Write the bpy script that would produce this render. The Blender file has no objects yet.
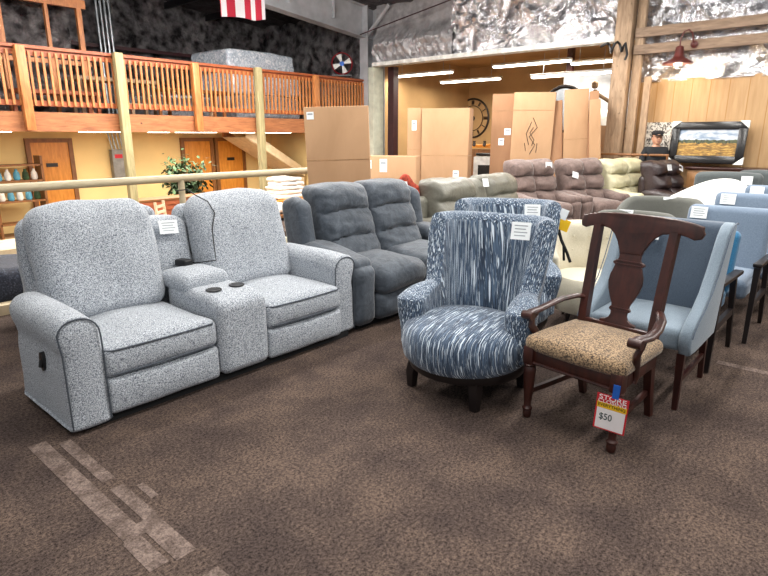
import bpy, bmesh, math, random
from mathutils import Vector, Matrix, noise
random.seed(7)
PI = math.pi
SC = bpy.context.scene
COL = SC.collection
R = math.radians

# ------------------------------------------------------------------ colours / materials
def lin(c):
    return tuple((v/255/12.92 if v/255 <= .04045 else ((v/255+.055)/1.055)**2.4) for v in c) + (1,)

class NT:
    def __init__(s, name):
        s.m = bpy.data.materials.new(name); s.m.use_nodes = True
        s.t = s.m.node_tree; s.b = s.t.nodes['Principled BSDF']
    def n(s, k, **kw):
        x = s.t.nodes.new(k)
        for a, v in kw.items():
            if a.startswith('i_'):
                x.inputs[a[2:].replace('_', ' ')].default_value = v
            else: setattr(x, a, v)
        return x
    def l(s, a, b): s.t.links.new(a, b)
    def coord(s, scale=(1, 1, 1)):
        tc = s.n('ShaderNodeTexCoord'); mp = s.n('ShaderNodeMapping')
        mp.inputs['Scale'].default_value = scale
        s.l(tc.outputs['Object'], mp.inputs['Vector']); return mp.outputs['Vector']
    def noise(s, vec, scale, detail=2, rough=.5, dist=0):
        x = s.n('ShaderNodeTexNoise'); x.inputs['Scale'].default_value = scale
        x.inputs['Detail'].default_value = detail; x.inputs['Roughness'].default_value = rough
        x.inputs['Distortion'].default_value = dist
        s.l(vec, x.inputs['Vector']); return x.outputs['Fac']
    def ramp(s, fac, stops):
        r = s.n('ShaderNodeValToRGB'); e = r.color_ramp.elements
        while len(e) < len(stops): e.new(.5)
        for q, (p, c) in zip(e, stops): q.position = p; q.color = lin(c) if max(c) > 1 else tuple(c)+(1,)
        s.l(fac, r.inputs['Fac']); return r.outputs['Color']
    def mix(s, fac, a, b, mode='MIX'):
        x = s.n('ShaderNodeMix', data_type='RGBA', blend_type=mode)
        if isinstance(fac, (int, float)): x.inputs[0].default_value = fac
        else: s.l(fac, x.inputs[0])
        for k, v in ((6, a), (7, b)):
            if isinstance(v, tuple): x.inputs[k].default_value = v
            else: s.l(v, x.inputs[k])
        return x.outputs[2]
    def bump(s, h, strength=.3, dist=.01):
        x = s.n('ShaderNodeBump'); x.inputs['Strength'].default_value = strength
        x.inputs['Distance'].default_value = dist
        s.l(h, x.inputs['Height']); s.l(x.outputs[0], s.b.inputs['Normal'])
    def setp(s, **kw):
        for a, v in kw.items(): s.b.inputs[a.replace('_', ' ')].default_value = v

def plain(name, c, rough=.6, metal=0, var=.12, sc=6, bump=0):
    m = NT(name); v = m.coord(); f = m.noise(v, sc, 4)
    a = tuple(int(x*(1-var)) for x in c); b = tuple(min(255, int(x*(1+var))) for x in c)
    m.l(m.ramp(f, [(.3, a), (.7, b)]), m.b.inputs['Base Color'])
    m.setp(Roughness=rough, Metallic=metal)
    if bump: m.bump(m.noise(v, 60, 3), bump, .01)
    return m.m

def fabric(name, dark, light, scale=150, lo=.38, hi=.62, bump=.5, big=.0, sheen=.2, rough=.95):
    m = NT(name); v = m.coord()
    f = m.noise(v, scale, 3, .6); col = m.ramp(f, [(lo, dark), (hi, light)])
    if big:
        g = m.noise(v, 5, 3); col = m.mix(1, col, m.ramp(g, [(.3, (1-big,)*3), (.7, (1, 1, 1))]), 'MULTIPLY')
    m.l(col, m.b.inputs['Base Color']); m.setp(Roughness=rough); m.b.inputs['Sheen Weight'].default_value = sheen
    m.bump(f, bump, .004); return m.m

def wood(name, a, b, scale=(3, 3, 30), rough=.4, freq=1.0, bump=.1, knots=False):
    m = NT(name); v = m.coord(scale); f = m.noise(v, freq*2, 5, .6, .6)
    col = m.ramp(f, [(.3, a), (.68, b)])
    if knots:
        g = m.noise(m.coord((1, 1, 1)), 7, 2); col = m.mix(m.ramp(g, [(.7, (0, 0, 0)), (.76, (1, 1, 1))]), col, lin(tuple(int(x*.6) for x in a)))
    m.l(col, m.b.inputs['Base Color']); m.setp(Roughness=rough); m.bump(f, bump, .004); return m.m

def velvet(name, a, b, rough=.75):
    m = NT(name); v = m.coord(); f = m.noise(v, 9, 5, .7, 1.0)
    m.l(m.ramp(f, [(.3, a), (.7, b)]), m.b.inputs['Base Color']); m.setp(Roughness=rough)
    m.b.inputs['Sheen Weight'].default_value = .35; m.b.inputs['Sheen Roughness'].default_value = .4
    m.bump(m.noise(m.coord((1, 1, 1)), 22, 4, .6, .8), .35, .02); return m.m

def leather(name, a, b, rough=.4):
    m = NT(name); v = m.coord(); f = m.noise(v, 6, 4, .6, .5)
    m.l(m.ramp(f, [(.3, a), (.7, b)]), m.b.inputs['Base Color']); m.setp(Roughness=rough)
    h = m.noise(v, 14, 5, .6, 1.2); m.bump(h, .35, .03); return m.m

def streaks(name, sc, dark, mid, light, attr=True):
    """woven fabric with sparse long pale threads over fine speckle; follows the cloth (rest) on bent parts"""
    m = NT(name); mp = m.n('ShaderNodeMapping')
    if attr:
        at = m.n('ShaderNodeAttribute', attribute_name='rest'); m.l(at.outputs['Vector'], mp.inputs['Vector'])
    else:
        tc = m.n('ShaderNodeTexCoord'); m.l(tc.outputs['Object'], mp.inputs['Vector'])
    mp.inputs['Rotation'].default_value = (0, R(5), R(5))
    def sc3(k):
        q = m.n('ShaderNodeVectorMath', operation='MULTIPLY'); q.inputs[1].default_value = tuple(a*k for a in sc); m.l(mp.outputs[0], q.inputs[0]); return q.outputs[0]
    f = m.noise(sc3(2.6), 1, 0, .5, .0); g = m.noise(sc3(2.3), 1, 2, .7); k = m.noise(sc3(2.2), 1.6, 2, .8)
    base = m.mix(m.ramp(g, [(.38, (0, 0, 0)), (.62, (1, 1, 1))]), lin(dark), lin(mid))
    w2 = m.ramp(k, [(.60, (0, 0, 0)), (.66, (.75, .75, .75))])
    w1 = m.ramp(f, [(.655, (0, 0, 0)), (.68, (1, 1, 1))])
    m.l(m.mix(m.mix(1.0, w1, w2, 'ADD'), base, lin(light)), m.b.inputs['Base Color']); m.setp(Roughness=.9)
    m.b.inputs['Sheen Weight'].default_value = .2
    m.bump(g, .3, .004); return m.m

def emit(name, c, s):
    m = NT(name); m.setp(Roughness=.5); m.b.inputs['Base Color'].default_value = (.8, .8, .8, 1)
    m.b.inputs['Emission Color'].default_value = c + (1,); m.b.inputs['Emission Strength'].default_value = s; return m.m

def foilmat(name, a, b, rough=.22, metal=1, strength=1.0, sc=3.5):
    m = NT(name); v = m.coord()
    vo = m.n('ShaderNodeTexVoronoi', feature='F1'); vo.inputs['Scale'].default_value = sc
    nz = m.n('ShaderNodeTexNoise'); nz.inputs['Scale'].default_value = 2.2; nz.inputs['Detail'].default_value = 3
    m.l(v, nz.inputs['Vector'])
    mx = m.mix(.25, v, nz.outputs['Color'], 'ADD'); m.l(mx, vo.inputs['Vector'])
    f = m.noise(mx, sc*2.2, 6, .62, 1.5)
    s = m.n('ShaderNodeMath', operation='ADD'); m.l(vo.outputs['Distance'], s.inputs[0]); m.l(f, s.inputs[1])
    m.l(m.ramp(m.noise(v, 4, 3), [(.35, a), (.65, b)]), m.b.inputs['Base Color'])
    m.setp(Roughness=rough, Metallic=metal); m.bump(s.outputs[0], strength, .12); return m.m

def carpet():
    m = NT('carpet'); v = m.coord()
    f = m.noise(v, 70, 5, .95); big = m.noise(v, 2.2, 5, .7)
    col = m.ramp(f, [(.39, (26, 21, 20)), (.61, (122, 106, 98))])
    col = m.mix(1, col, m.ramp(big, [(.36, (.50, .49, .51)), (.5, (.72, .70, .69)), (.64, (1.0, .96, .90))]), 'MULTIPLY')
    m.l(col, m.b.inputs['Base Color']); m.setp(Roughness=1.0); m.b.inputs['Specular IOR Level'].default_value = .1
    m.bump(f, .2, .003); return m.m

def worn():
    m = NT('worn_carpet'); v = m.coord(); f = m.noise(v, 70, 5, .95); g = m.noise(v, 10, 5, .7)
    col = m.ramp(f, [(.34, (66, 56, 52)), (.66, (152, 134, 125))])
    col = m.mix(m.ramp(g, [(.42, (0, 0, 0)), (.6, (1, 1, 1))]), col, m.ramp(f, [(.34, (40, 33, 31)), (.66, (120, 104, 96))]))
    m.l(col, m.b.inputs['Base Color']); m.setp(Roughness=1.0); m.b.inputs['Specular IOR Level'].default_value = .1
    m.bump(f, .2, .003); return m.m

M = dict(
 carpet=carpet(), worn=worn(),
 chenille=fabric('light_grey_chenille', (70, 78, 91), (206, 212, 219), 170, .36, .64, .6),
 welt=plain('dark_welt', (66, 72, 80), .8), black=plain('black_plastic', (18, 18, 20), .4),
 black_cloth=plain('black_cloth', (16, 16, 18), .9),
 greyv=velvet('slate_grey_microfibre', (44, 51, 60), (82, 90, 100)),
 taupe=leather('taupe_leather', (92, 90, 80), (120, 118, 107), .38),
 brown=velvet('mauve_brown_velour', (84, 68, 64), (126, 106, 99)),
 cream=leather('cream_leather', (176, 170, 138), (206, 200, 168), .5),
 dkbrown=leather('dark_brown_leather', (34, 25, 26), (58, 44, 44), .35),
 st_v=streaks('navy_streak_upright', (80, 80, 2.4), (26, 40, 60), (78, 98, 122), (206, 218, 228)),
 st_h=streaks('navy_streak_seat', (80, 3.0, 3.0), (26, 40, 60), (78, 98, 122), (206, 218, 228), False),
 cherry=wood('cherry_wood', (36, 16, 12), (68, 31, 23), (9, 9, 2), .38, 1),
 cherry_d=wood('dark_cherry', (38, 17, 14), (62, 28, 22), (9, 9, 2), .3, 1),
 espresso=plain('espresso_wood', (24, 18, 18), .35),
 speck=fabric('tan_speckled_chenille', (54, 41, 35), (174, 146, 112), 120, .38, .60, .6),
 slate=fabric('slate_blue_linen', (60, 72, 88), (84, 98, 114), 220, .3, .7, .2),
 mist=fabric('mist_blue_linen', (102, 117, 130), (134, 149, 162), 220, .3, .7, .2),
 teal=fabric('teal_blue_weave', (18, 82, 120), (38, 112, 152), 180, .3, .7, .2),
 ltblue=fabric('light_steel_blue', (88, 104, 124), (116, 132, 150), 200, .3, .7, .2),
 ivory=fabric('ivory_tufted', (190, 182, 160), (218, 211, 192), 200, .3, .7, .2),
 charcoal=fabric('charcoal_felt', (58, 64, 66), (86, 92, 92), 200, .3, .7, .2),
 charcoal_b=fabric('olive_charcoal', (70, 72, 68), (100, 100, 94), 200, .3, .7, .2),
 white=fabric('white_bouclé', (222, 222, 214), (248, 248, 242), 200, .3, .7, .2),
 paper=plain('paper', (238, 242, 244), .6, 0, .02), ink=plain('printed_grey', (150, 158, 164), .6),
 inkd=plain('ink', (40, 60, 60), .6), red=plain('sign_red', (206, 28, 44), .5, 0, .04), yellow=plain('sign_yellow', (246, 196, 30), .5, 0, .04),
 bluetape=plain('blue_tape', (28, 96, 190), .5), whitep=plain('white_print', (246, 240, 240), .5, 0, .02),
 blackp=plain('black_print', (30, 22, 20), .5),
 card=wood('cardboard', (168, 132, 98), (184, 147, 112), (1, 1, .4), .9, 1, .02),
 card_d=wood('darker_cardboard', (150, 112, 82), (168, 128, 96), (1, 1, .4), .9, 1, .02),  # darker cardboard tone for some cartons, the crate and the plinth
 tape=plain('packing_tape', (160, 124, 88), .35),
 steel=plain('painted_steel', (176, 178, 182), .5, .2, .08, 3), steel_w=plain('cream_white_paint', (196, 198, 180), .6, 0, .06),
 maroon=plain('maroon_steel', (58, 26, 30), .5),
 pine=wood('orange_pine', (156, 92, 48), (202, 134, 76), (14, 14, 2), .5, 1, .1, True),
 pine_x=wood('orange_pine_beam', (128, 76, 44), (178, 116, 72), (1.5, 12, 12), .6, 1, .1, True),
 redcedar=wood('red_cedar_rail', (120, 56, 26), (168, 88, 46), (2, 14, 14), .5),
 treated=wood('treated_post', (132, 122, 84), (172, 160, 118), (12, 12, 1.5), .7),
 pipe=wood('tan_pipe', (166, 152, 122), (190, 176, 148), (2, 8, 8), .6),
 lumber=wood('rough_lumber', (138, 114, 90), (180, 152, 124), (12, 12, 2), .7, 1, .1, True),
 girt=wood('girt_board', (118, 96, 78), (154, 130, 108), (12, 2, 12), .7),
 foil=foilmat('silver_foil', (190, 190, 195), (248, 248, 250), .2, .88, .3, 5),
 foil_d=foilmat('dark_insulation', (50, 47, 50), (176, 172, 174), .3, .5, 1, 7),
 foil_g=foilmat('grey_vapour_sheet', (150, 148, 150), (190, 188, 190), .4, .4, .25, 1.2),
 roof=foilmat('roof_sheet', (46, 43, 45), (92, 87, 89), .6, .2, .6, 2),
 ochre=plain('ochre_wall', (192, 154, 104), .85, 0, .05, 1.2), yellowwall=plain('cream_yellow_wall', (236, 208, 146), .85, 0, .04, 1),
 oak=wood('honey_oak_door', (190, 118, 36), (222, 152, 62), (9, 2, 1.6), .4), oak2=wood('tan_oak', (132, 92, 56), (166, 122, 80), (9, 2, 1.6), .4), oaktrim=wood('oak_trim', (108, 68, 34), (142, 94, 50), (8, 8, 2), .5),
 tube=emit('fluorescent_tube', (1.0, .93, .8), 9), housing=plain('white_enamel', (225, 225, 220), .5),
 frame=plain('black_frame', (26, 24, 24), .25), clockm=plain('dark_iron', (44, 34, 28), .5), clockface=plain('clock_face', (206, 168, 104), .8),
 rust=plain('rust_red_enamel', (88, 38, 34), .4), leaf=plain('leaf_green', (46, 68, 40), .85, 0, .35, 9), stem=plain('stem_brown', (96, 72, 46), .8),
 pot=plain('terracotta_pot', (120, 74, 48), .7), brick=None, skin=plain('skin', (196, 146, 120), .5, 0, .04), shirt=plain('dark_shirt', (32, 34, 38), .9),
 capm=plain('black_cap', (28, 26, 30), .8), hair=plain('brown_hair', (66, 48, 38), .8), eye=plain('eye_dark', (30, 22, 20), .3), lips=plain('lips', (150, 92, 82), .5),
 jeans=plain('denim', (44, 54, 74), .9), wrap=None, red_box=plain('crimson_box', (176, 26, 40), .6), rug=plain('rust_pillow', (150, 58, 40), .9, 0, .3, 40),
 grey_metal=plain('galvanised', (168, 174, 178), .35, .7), enclosure=plain('grey_enclosure', (136, 136, 132), .5, .2), lowerfloor=plain('lower_floor', (150, 122, 92), .7, 0, .1, 1),
 glassblack=plain('oven_glass', (40, 44, 46), .1), cloth_w=plain('white_linen', (226, 222, 214), .9, 0, .06, 12), blue_shelf=plain('shelf_blue', (82, 150, 176), .6),
 slats=wood('red_brown_slats', (130, 62, 34), (176, 96, 58), (2, 2, 30), .5), stairw=wood('stair_board', (186, 166, 134), (214, 196, 164), (3, 3, 3), .7),
)

def wrapmat():
    m = NT('clear_plastic_wrap'); v = m.coord(); f = m.noise(v, 9, 6, .65, 2)
    m.l(m.ramp(f, [(.35, (150, 164, 180)), (.5, (204, 216, 228)), (.6, (246, 248, 252))]), m.b.inputs['Base Color'])
    m.setp(Roughness=.2); m.b.inputs['Coat Weight'].default_value = .6; m.bump(f, .9, .05); return m.m
M['wrap'] = wrapmat()

def panelmat():
    m = NT('tan_wall_panelling'); v = m.coord()
    sp = m.n('ShaderNodeSeparateXYZ'); m.l(v, sp.inputs[0])
    md = m.n('ShaderNodeMath', operation='MODULO'); md.inputs[1].default_value = .30
    ad = m.n('ShaderNodeMath', operation='ADD'); ad.inputs[1].default_value = 30; m.l(sp.outputs['Y'], ad.inputs[0]); m.l(ad.outputs[0], md.inputs[0])
    lt = m.n('ShaderNodeMath', operation='LESS_THAN'); lt.inputs[1].default_value = .014; m.l(md.outputs[0], lt.inputs[0])
    base = m.ramp(m.noise(m.coord((2, 9, 1)), 2, 4), [(.3, (176, 140, 98)), (.7, (192, 157, 114))])
    m.l(m.mix(lt.outputs[0], base, lin((166, 122, 72))), m.b.inputs['Base Color']); m.setp(Roughness=.6); return m.m
M['panel'] = panelmat()
def patternmat():
    m = NT('mottled_art'); v = m.coord(); f = m.noise(v, 26, 4, .7, 1)
    m.l(m.ramp(f, [(.44, (60, 54, 50)), (.52, (220, 214, 204))]), m.b.inputs['Base Color']); m.setp(Roughness=.8); return m.m
M['mottle'] = patternmat()
def paintmat():
    # landscape: cloudy sky, dark tree line, golden field (object y across, z up)
    m = NT('landscape_painting'); v = m.coord(); sp = m.n('ShaderNodeSeparateXYZ'); m.l(v, sp.inputs[0])
    nz = m.noise(m.coord((1, 9, 3)), 1.2, 4)
    ad = m.n('ShaderNodeMath', operation='MULTIPLY_ADD'); ad.inputs[1].default_value = .10; m.l(nz, ad.inputs[0]); m.l(sp.outputs['Z'], ad.inputs[2])
    sky = m.ramp(m.noise(m.coord((1, 4, 12)), 1.3, 5), [(.35, (120, 140, 164)), (.6, (206, 212, 220))])
    fld = m.ramp(m.noise(m.coord((1, 6, 26)), 1.1, 4, .7, 1), [(.35, (60, 50, 24)), (.5, (150, 110, 42)), (.62, (196, 158, 76))])
    tree = m.ramp(m.noise(m.coord((1, 30, 10)), 1.3, 4), [(.4, (30, 42, 28)), (.6, (78, 84, 48))])
    def thr(z):
        t = m.n('ShaderNodeMath', operation='GREATER_THAN'); t.inputs[1].default_value = z; m.l(ad.outputs[0], t.inputs[0]); return t.outputs[0]
    c = m.mix(thr(.045), fld, tree); c = m.mix(thr(.105), c, sky)
    m.l(c, m.b.inputs['Base Color']); m.setp(Roughness=.5); return m.m
M['painting'] = paintmat()
def flagmat():
    m = NT('flag_stripes'); v = m.coord(); sp = m.n('ShaderNodeSeparateXYZ'); m.l(v, sp.inputs[0])
    a = m.n('ShaderNodeMath', operation='ADD'); a.inputs[1].default_value = 26; m.l(sp.outputs['X'], a.inputs[0])
    md = m.n('ShaderNodeMath', operation='MODULO'); md.inputs[1].default_value = .26; m.l(a.outputs[0], md.inputs[0])
    lt = m.n('ShaderNodeMath', operation='LESS_THAN'); lt.inputs[1].default_value = .13; m.l(md.outputs[0], lt.inputs[0])
    m.l(m.mix(lt.outputs[0], lin((236, 232, 236)), lin((190, 30, 58))), m.b.inputs['Base Color']); m.setp(Roughness=.8); return m.m
M['flag'] = flagmat()

# ------------------------------------------------------------------ mesh builder
def sstep(a, b, x):
    t = max(0, min(1, (x-a)/(b-a))); return t*t*(3-2*t)

class MB:
    def __init__(s): s.bm = bmesh.new(); s.mi = 0; s.rest = s.bm.verts.layers.float_vector.new('rest')
    def _face(s, vs):
        try: f = s.bm.faces.new(vs); f.material_index = s.mi; return f
        except ValueError: return None
    def rbox(s, c, size, r=.03, n=(2, 2, 2), fn=None, rot=None, nr=3):
        h = [q/2 for q in size]; r = min(r, min(h)*.999)
        axs = []
        for a in range(3):
            cor = [h[a]-r+r*math.tan((1-t/nr)*PI/4) for t in range(nr)]     # from h inward
            mid = [(-1+2*i/n[a])*(h[a]-r) for i in range(n[a]+1)]
            axs.append([-q for q in cor] + mid + cor[::-1])
        N = [len(a) for a in axs]; V = {}
        mat = rot.to_matrix() if rot else None
        def vert(i, j, k):
            key = (i, j, k)
            if key in V: return V[key]
            p = [axs[0][i], axs[1][j], axs[2][k]]
            q = [max(-(h[a]-r), min(h[a]-r, p[a])) for a in range(3)]
            d = Vector([p[a]-q[a] for a in range(3)])
            if d.length > 1e-9: d = d.normalized()*r
            P = Vector(q)+d; P0 = P.copy()
            if fn: P = Vector(fn(P.x, P.y, P.z, P.x/h[0], P.y/h[1], P.z/h[2]))
            if mat: P = mat @ P
            V[key] = s.bm.verts.new(P+Vector(c)); V[key][s.rest] = P0; return V[key]
        for a in range(3):
            b, d = (a+1) % 3, (a+2) % 3
            for side in (0, N[a]-1):
                for i in range(N[b]-1):
                    for j in range(N[d]-1):
                        def K(bi, di):
                            k = [0, 0, 0]; k[a] = side; k[b] = bi; k[d] = di; return vert(*k)
                        vs = [K(i, j), K(i+1, j), K(i+1, j+1), K(i, j+1)]
                        if side == 0: vs.reverse()
                        s._face(vs)
        return s
    def box(s, c, size, rot=None, bev=0):
        g = bmesh.ops.create_cube(s.bm, size=1)['verts']
        for v in g: v.co = Vector((v.co.x*size[0], v.co.y*size[1], v.co.z*size[2]))
        fs = {f for v in g for f in v.link_faces}
        for f in fs: f.material_index = s.mi
        if bev:
            es = list({e for v in g for e in v.link_edges})
            o = bmesh.ops.bevel(s.bm, geom=es, offset=bev, segments=2, profile=.5, affect='EDGES')
            g = list({v for f in o['faces'] for v in f.verts} | {v for v in g if v.is_valid})
            for f in o['faces']: f.material_index = s.mi
        m = rot.to_matrix() if rot else Matrix.Identity(3)
        for v in g: v.co = m @ v.co + Vector(c)
        return s
    def ring(s, c, u, v, ru, rv, seg):
        return [s.bm.verts.new(c+u*math.cos(2*PI*i/seg)*ru+v*math.sin(2*PI*i/seg)*rv) for i in range(seg)]
    def sweep(s, pts, rad, seg=8, cap=True, closed=False, up=None):
        """rad: number, list of numbers or list of (ru, rv)"""
        pts = [Vector(p) for p in pts]; n = len(pts); rings = []
        if not isinstance(rad, list): rad = [rad]*n
        prev = None
        for i, p in enumerate(pts):
            if closed: d = pts[(i+1) % n]-pts[i-1]
            else: d = pts[min(i+1, n-1)]-pts[max(i-1, 0)]
            d.normalize()
            if prev is None:
                w = Vector(up) if up else (Vector((0, 0, 1)) if abs(d.z) < .9 else Vector((1, 0, 0)))
            else: w = prev
            u = (w-d*w.dot(d)).normalized(); prev = u; v = d.cross(u)
            r = rad[i] if isinstance(rad[i], tuple) else (rad[i], rad[i])
            rings.append(s.ring(p, u, v, r[0], r[1], seg))
        m = n if closed else n-1
        for i in range(m):
            a, b = rings[i], rings[(i+1) % n]
            for j in range(seg): s._face([a[j], a[(j+1) % seg], b[(j+1) % seg], b[j]])
        if cap and not closed:
            s._face(rings[0][::-1]); s._face(rings[-1])
        return s
    def cyl(s, a, b, r0, r1=None, seg=16): return s.sweep([a, b], [r0, r0 if r1 is None else r1], seg)
    def lathe(s, prof, c=(0, 0, 0), seg=24, fn=None):
        rings = []; c = Vector(c)
        for r, z in prof:
            ring = []
            for i in range(seg):
                a = 2*PI*i/seg; p = Vector((r*math.cos(a), r*math.sin(a), z))
                if fn: p = Vector(fn(p.x, p.y, p.z, a))
                ring.append(s.bm.verts.new(p+c))
            rings.append(ring)
        for a, b in zip(rings, rings[1:]):
            for j in range(seg): s._face([a[j], a[(j+1) % seg], b[(j+1) % seg], b[j]])
        s._face(rings[0][::-1]); s._face(rings[-1]); return s
    def prism(s, poly, axis, a, b, bev=0):
        """poly in the plane across axis: x->(y,z) y->(x,z) z->(x,y)"""
        def P(q, t):
            return {'x': (t, q[0], q[1]), 'y': (q[0], t, q[1]), 'z': (q[0], q[1], t)}[axis]
        A = [s.bm.verts.new(P(q, a)) for q in poly]; B = [s.bm.verts.new(P(q, b)) for q in poly]
        n = len(poly); fs = [s._face(A[::-1]), s._face(B)]
        for i in range(n): fs.append(s._face([A[i], A[(i+1) % n], B[(i+1) % n], B[i]]))
        bmesh.ops.recalc_face_normals(s.bm, faces=[f for f in fs if f])
        if bev:
            es = list({e for f in fs[:2] for e in f.edges})
            o = bmesh.ops.bevel(s.bm, geom=es, offset=bev, segments=3, profile=.5, affect='EDGES')
            for f in o['faces']: f.material_index = s.mi
        return s
    def grid(s, fn, nu, nv):
        g = [[s.bm.verts.new(fn(i/nu, j/nv)) for j in range(nv+1)] for i in range(nu+1)]
        for i in range(nu):
            for j in range(nv): s._face([g[i][j], g[i+1][j], g[i+1][j+1], g[i][j+1]])
        return s
    def build(s, name, mat, parent=None, loc=None, rot=None, sharp=40):
        me = bpy.data.meshes.new(name)
        s.bm.normal_update(); s.bm.to_mesh(me); s.bm.free()
        for m in (mat if isinstance(mat, (list, tuple)) else [mat]): me.materials.append(M[m] if isinstance(m, str) else m)
        me.shade_smooth(); me.set_sharp_from_angle(angle=R(sharp))
        o = bpy.data.objects.new(name, me); COL.objects.link(o)
        if parent: o.parent = parent
        if loc: o.location = loc
        if rot: o.rotation_euler = rot
        return o

from mathutils import Euler
def E(x=0, y=0, z=0): return Euler((R(x), R(y), R(z)))
def tag(o, label, cat, group=None):
    o['label'] = label; o['category'] = cat
    if group: o['group'] = group
    return o
def thing(name, label, cat, loc=(0, 0, 0), rz=0, group=None):
    o = bpy.data.objects.new(name, None); COL.objects.link(o); o.empty_display_size = .1
    o.location = loc; o.rotation_euler = (0, 0, R(rz)); return tag(o, label, cat, group)
def struct(name, mb, mat, parent=None, **k):
    o = mb.build(name, mat, parent, **k)
    if parent is None: o['kind'] = 'structure'
    return o
def relabel(o, **k):
    for a, v in k.items(): o[a] = v
def copy_tree(o, loc, rz=None, label=None):
    def cp(q, par):
        c = q.copy(); COL.objects.link(c)
        if par: c.parent = par
        for ch in kids[q.name]: cp(ch, c)
        return c
    kids = {}
    def walk(q):
        kids[q.name] = [x for x in bpy.data.objects if x.parent == q]
        for x in kids[q.name]: walk(x)
    walk(o); c = cp(o, None); c.location = loc
    if rz is not None: c.rotation_euler = (0, 0, R(rz))
    if label: c['label'] = label
    return c
def price_card(parent, c, w=.13, h=.10, rot=(0, 0, 0)):
    """paper card in its own xz plane, facing -y"""
    m = MB(); m.box((0, 0, 0), (w, .003, h)); m.mi = 1
    for k in range(4): m.box((-w*.03*(k % 2), -.0022, h*(.3-.19*k)), (w*(.7-.12*(k % 2)), .0012, h*.055))
    return m.build('price_card', ['paper', 'ink'], parent, c, tuple(R(q) for q in rot))
def wr(x, y, z, f=7, a=.006, s=0):
    return noise.noise(Vector((x*f+s, y*f, z*f)))*a

# ================================================================== SETTING
W = 12.0; D = 15.5; MZ = 11.0; LF = -.7
m = MB(); m.box((2.8, -.85, -.1), (18.4, 14.9, .2)); m.box((9.0, 8.5, -.1), (6.0, 5.0, .2)); m.box((15, 7, -.1), (6, 10, .2))
struct('floor', m, 'carpet')
m = MB(); m.box((2, 11, LF-.05), (20, 10, .1)); struct('trim_lower_floor', m, 'lowerfloor')
m = MB(); m.box((-.25, 5.80, .04), (12.3, .12, .10)); struct('trim_platform_curb', m, 'stairw')
m = MB(); m.box((-.25, 6.63, -.36), (12.3, .06, .66)); m.box((5.95, 8.5, -.38), (.06, 4.9, .6)); struct('trim_platform_face', m, 'steel_w')

def crumple(fx, nu, nv, amp, f=1.6, seed=0):
    def g(u, v):
        p = fx(u, v); q = Vector(p)*f+Vector((seed, seed, 0))
        d = abs(noise.noise(q))*2-.5 + .5*abs(noise.noise(q*2.3+Vector((5, 0, 0))))*2
        return p, d*amp
    return g
# roof sheet on steel frames, rising toward -X
def roofz(x): return 4.72+.083*(12-x)
m = MB()
def rf(u, v):
    x = -6.4+18.4*u; y = -8.3+24*v
    return Vector((x, y, roofz(x)+abs(noise.noise(Vector((x*.8, y*1.5, 0))))*.16-.05*abs(math.sin(y*PI/1.5))))
m.grid(rf, 90, 110); m.box((2.8, 3.7, roofz(2.8)+.4), (18.5, 24.2, .05), E(0, math.degrees(math.atan(.083)), 0))
struct('ceiling', m, 'roof')
for k in range(9):
    pass
# purlins (Y direction) as one structural trim each would be many: visible only as thin dark lines
m = MB()
for x in (9.9, 8.6, 7.3, 6.0, 4.7): m.box((x, 4, roofz(x)-.14), (.06, 23, .16))
struct('trim_purlins', m, 'black')
# foil wall above the opening and above the panelling
m = MB()
def foilsheet(m, y0, y1, z0, z1, seed, cell=.048, x0=11.93, amp=.24):
    rnd = random.Random(seed); pins = [(rnd.uniform(y0, y1), rnd.uniform(z0, z1), rnd.uniform(0, 6.3), rnd.randint(5, 9), rnd.uniform(.25, .55)) for _ in range(int((y1-y0)*(z1-z0)*2.4))]; ny = int((y1-y0)/cell); nz = int((z1-z0)/cell); g = []
    for i in range(ny+1):
        row = []
        for j in range(nz+1):
            y = y0+(y1-y0)*i/ny+(rnd.uniform(-.4, .4)*cell if 0 < i < ny else 0); z = z0+(z1-z0)*j/nz+(rnd.uniform(-.4, .4)*cell if 0 < j < nz else 0)
            q = Vector((y*1.1+seed+.35*z, z*.9, seed)); a = abs(noise.noise(q)); b = abs(noise.noise(q*2.6+Vector((3, 1, 7))))
            s2 = 0
            for py, pz, ph, kk, sz in pins:
                r2 = math.hypot(y-py, z-pz)
                if r2 < sz*2.2: s2 += .055*math.exp(-(r2/sz)**2)*(1-abs(math.sin(kk*.5*math.atan2(z-pz, y-py)+ph)))*min(1, r2/.08)+.05*math.exp(-(r2/.12)**2)
            row.append(m.bm.verts.new((x0-.6*amp*a-.4*amp*b-s2-rnd.uniform(0, .012), y, z)))
        g.append(row)
    for i in range(ny):
        for j in range(nz):
            a, b, c, d = g[i][j], g[i+1][j], g[i+1][j+1], g[i][j+1]
            if rnd.random() < .5: m._face([a, d, b]); m._face([b, d, c])
            else: m._face([a, d, c]); m._face([a, c, b])
foilsheet(m, 3.95, 8.3, 3.33, 4.95, 3); foilsheet(m, -6.5, 3.98, 2.52, 4.95, 5)
struct('wall_foil_insulation', m, 'foil', sharp=22)
m = MB()
def lowfoil(u, v):
    y = 10.7-2.5*u; z = 3.3+1.55*v; t = sstep(.62, .3, v); a = abs(noise.noise(Vector((y*1.6, z*.8, 9)))); b = abs(noise.noise(Vector((y*6, z*3, 4)))); c = abs(noise.noise(Vector((y*14, z*9, 1)))); return Vector((11.9-t*(.2*a+.16*b+.06*c)-.04*a-.15*t*math.sin(v*5), y, z))
m.grid(lowfoil, 90, 70); struct('wall_grey_sheet', m, 'foil_g', sharp=14)
m = MB(); m.box((12.12, 7.55, 4.14), (.2, 7.1, 1.6)); m.box((12.12, -1.4, 2.45), (.2, 10.8, 4.95)); struct('wall_right_backing', m, 'steel')
m = MB(); m.box((11.93, -1.2, 1.28), (.1, 10.6, 2.56)); struct('wall_panelling', m, 'panel')
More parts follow.
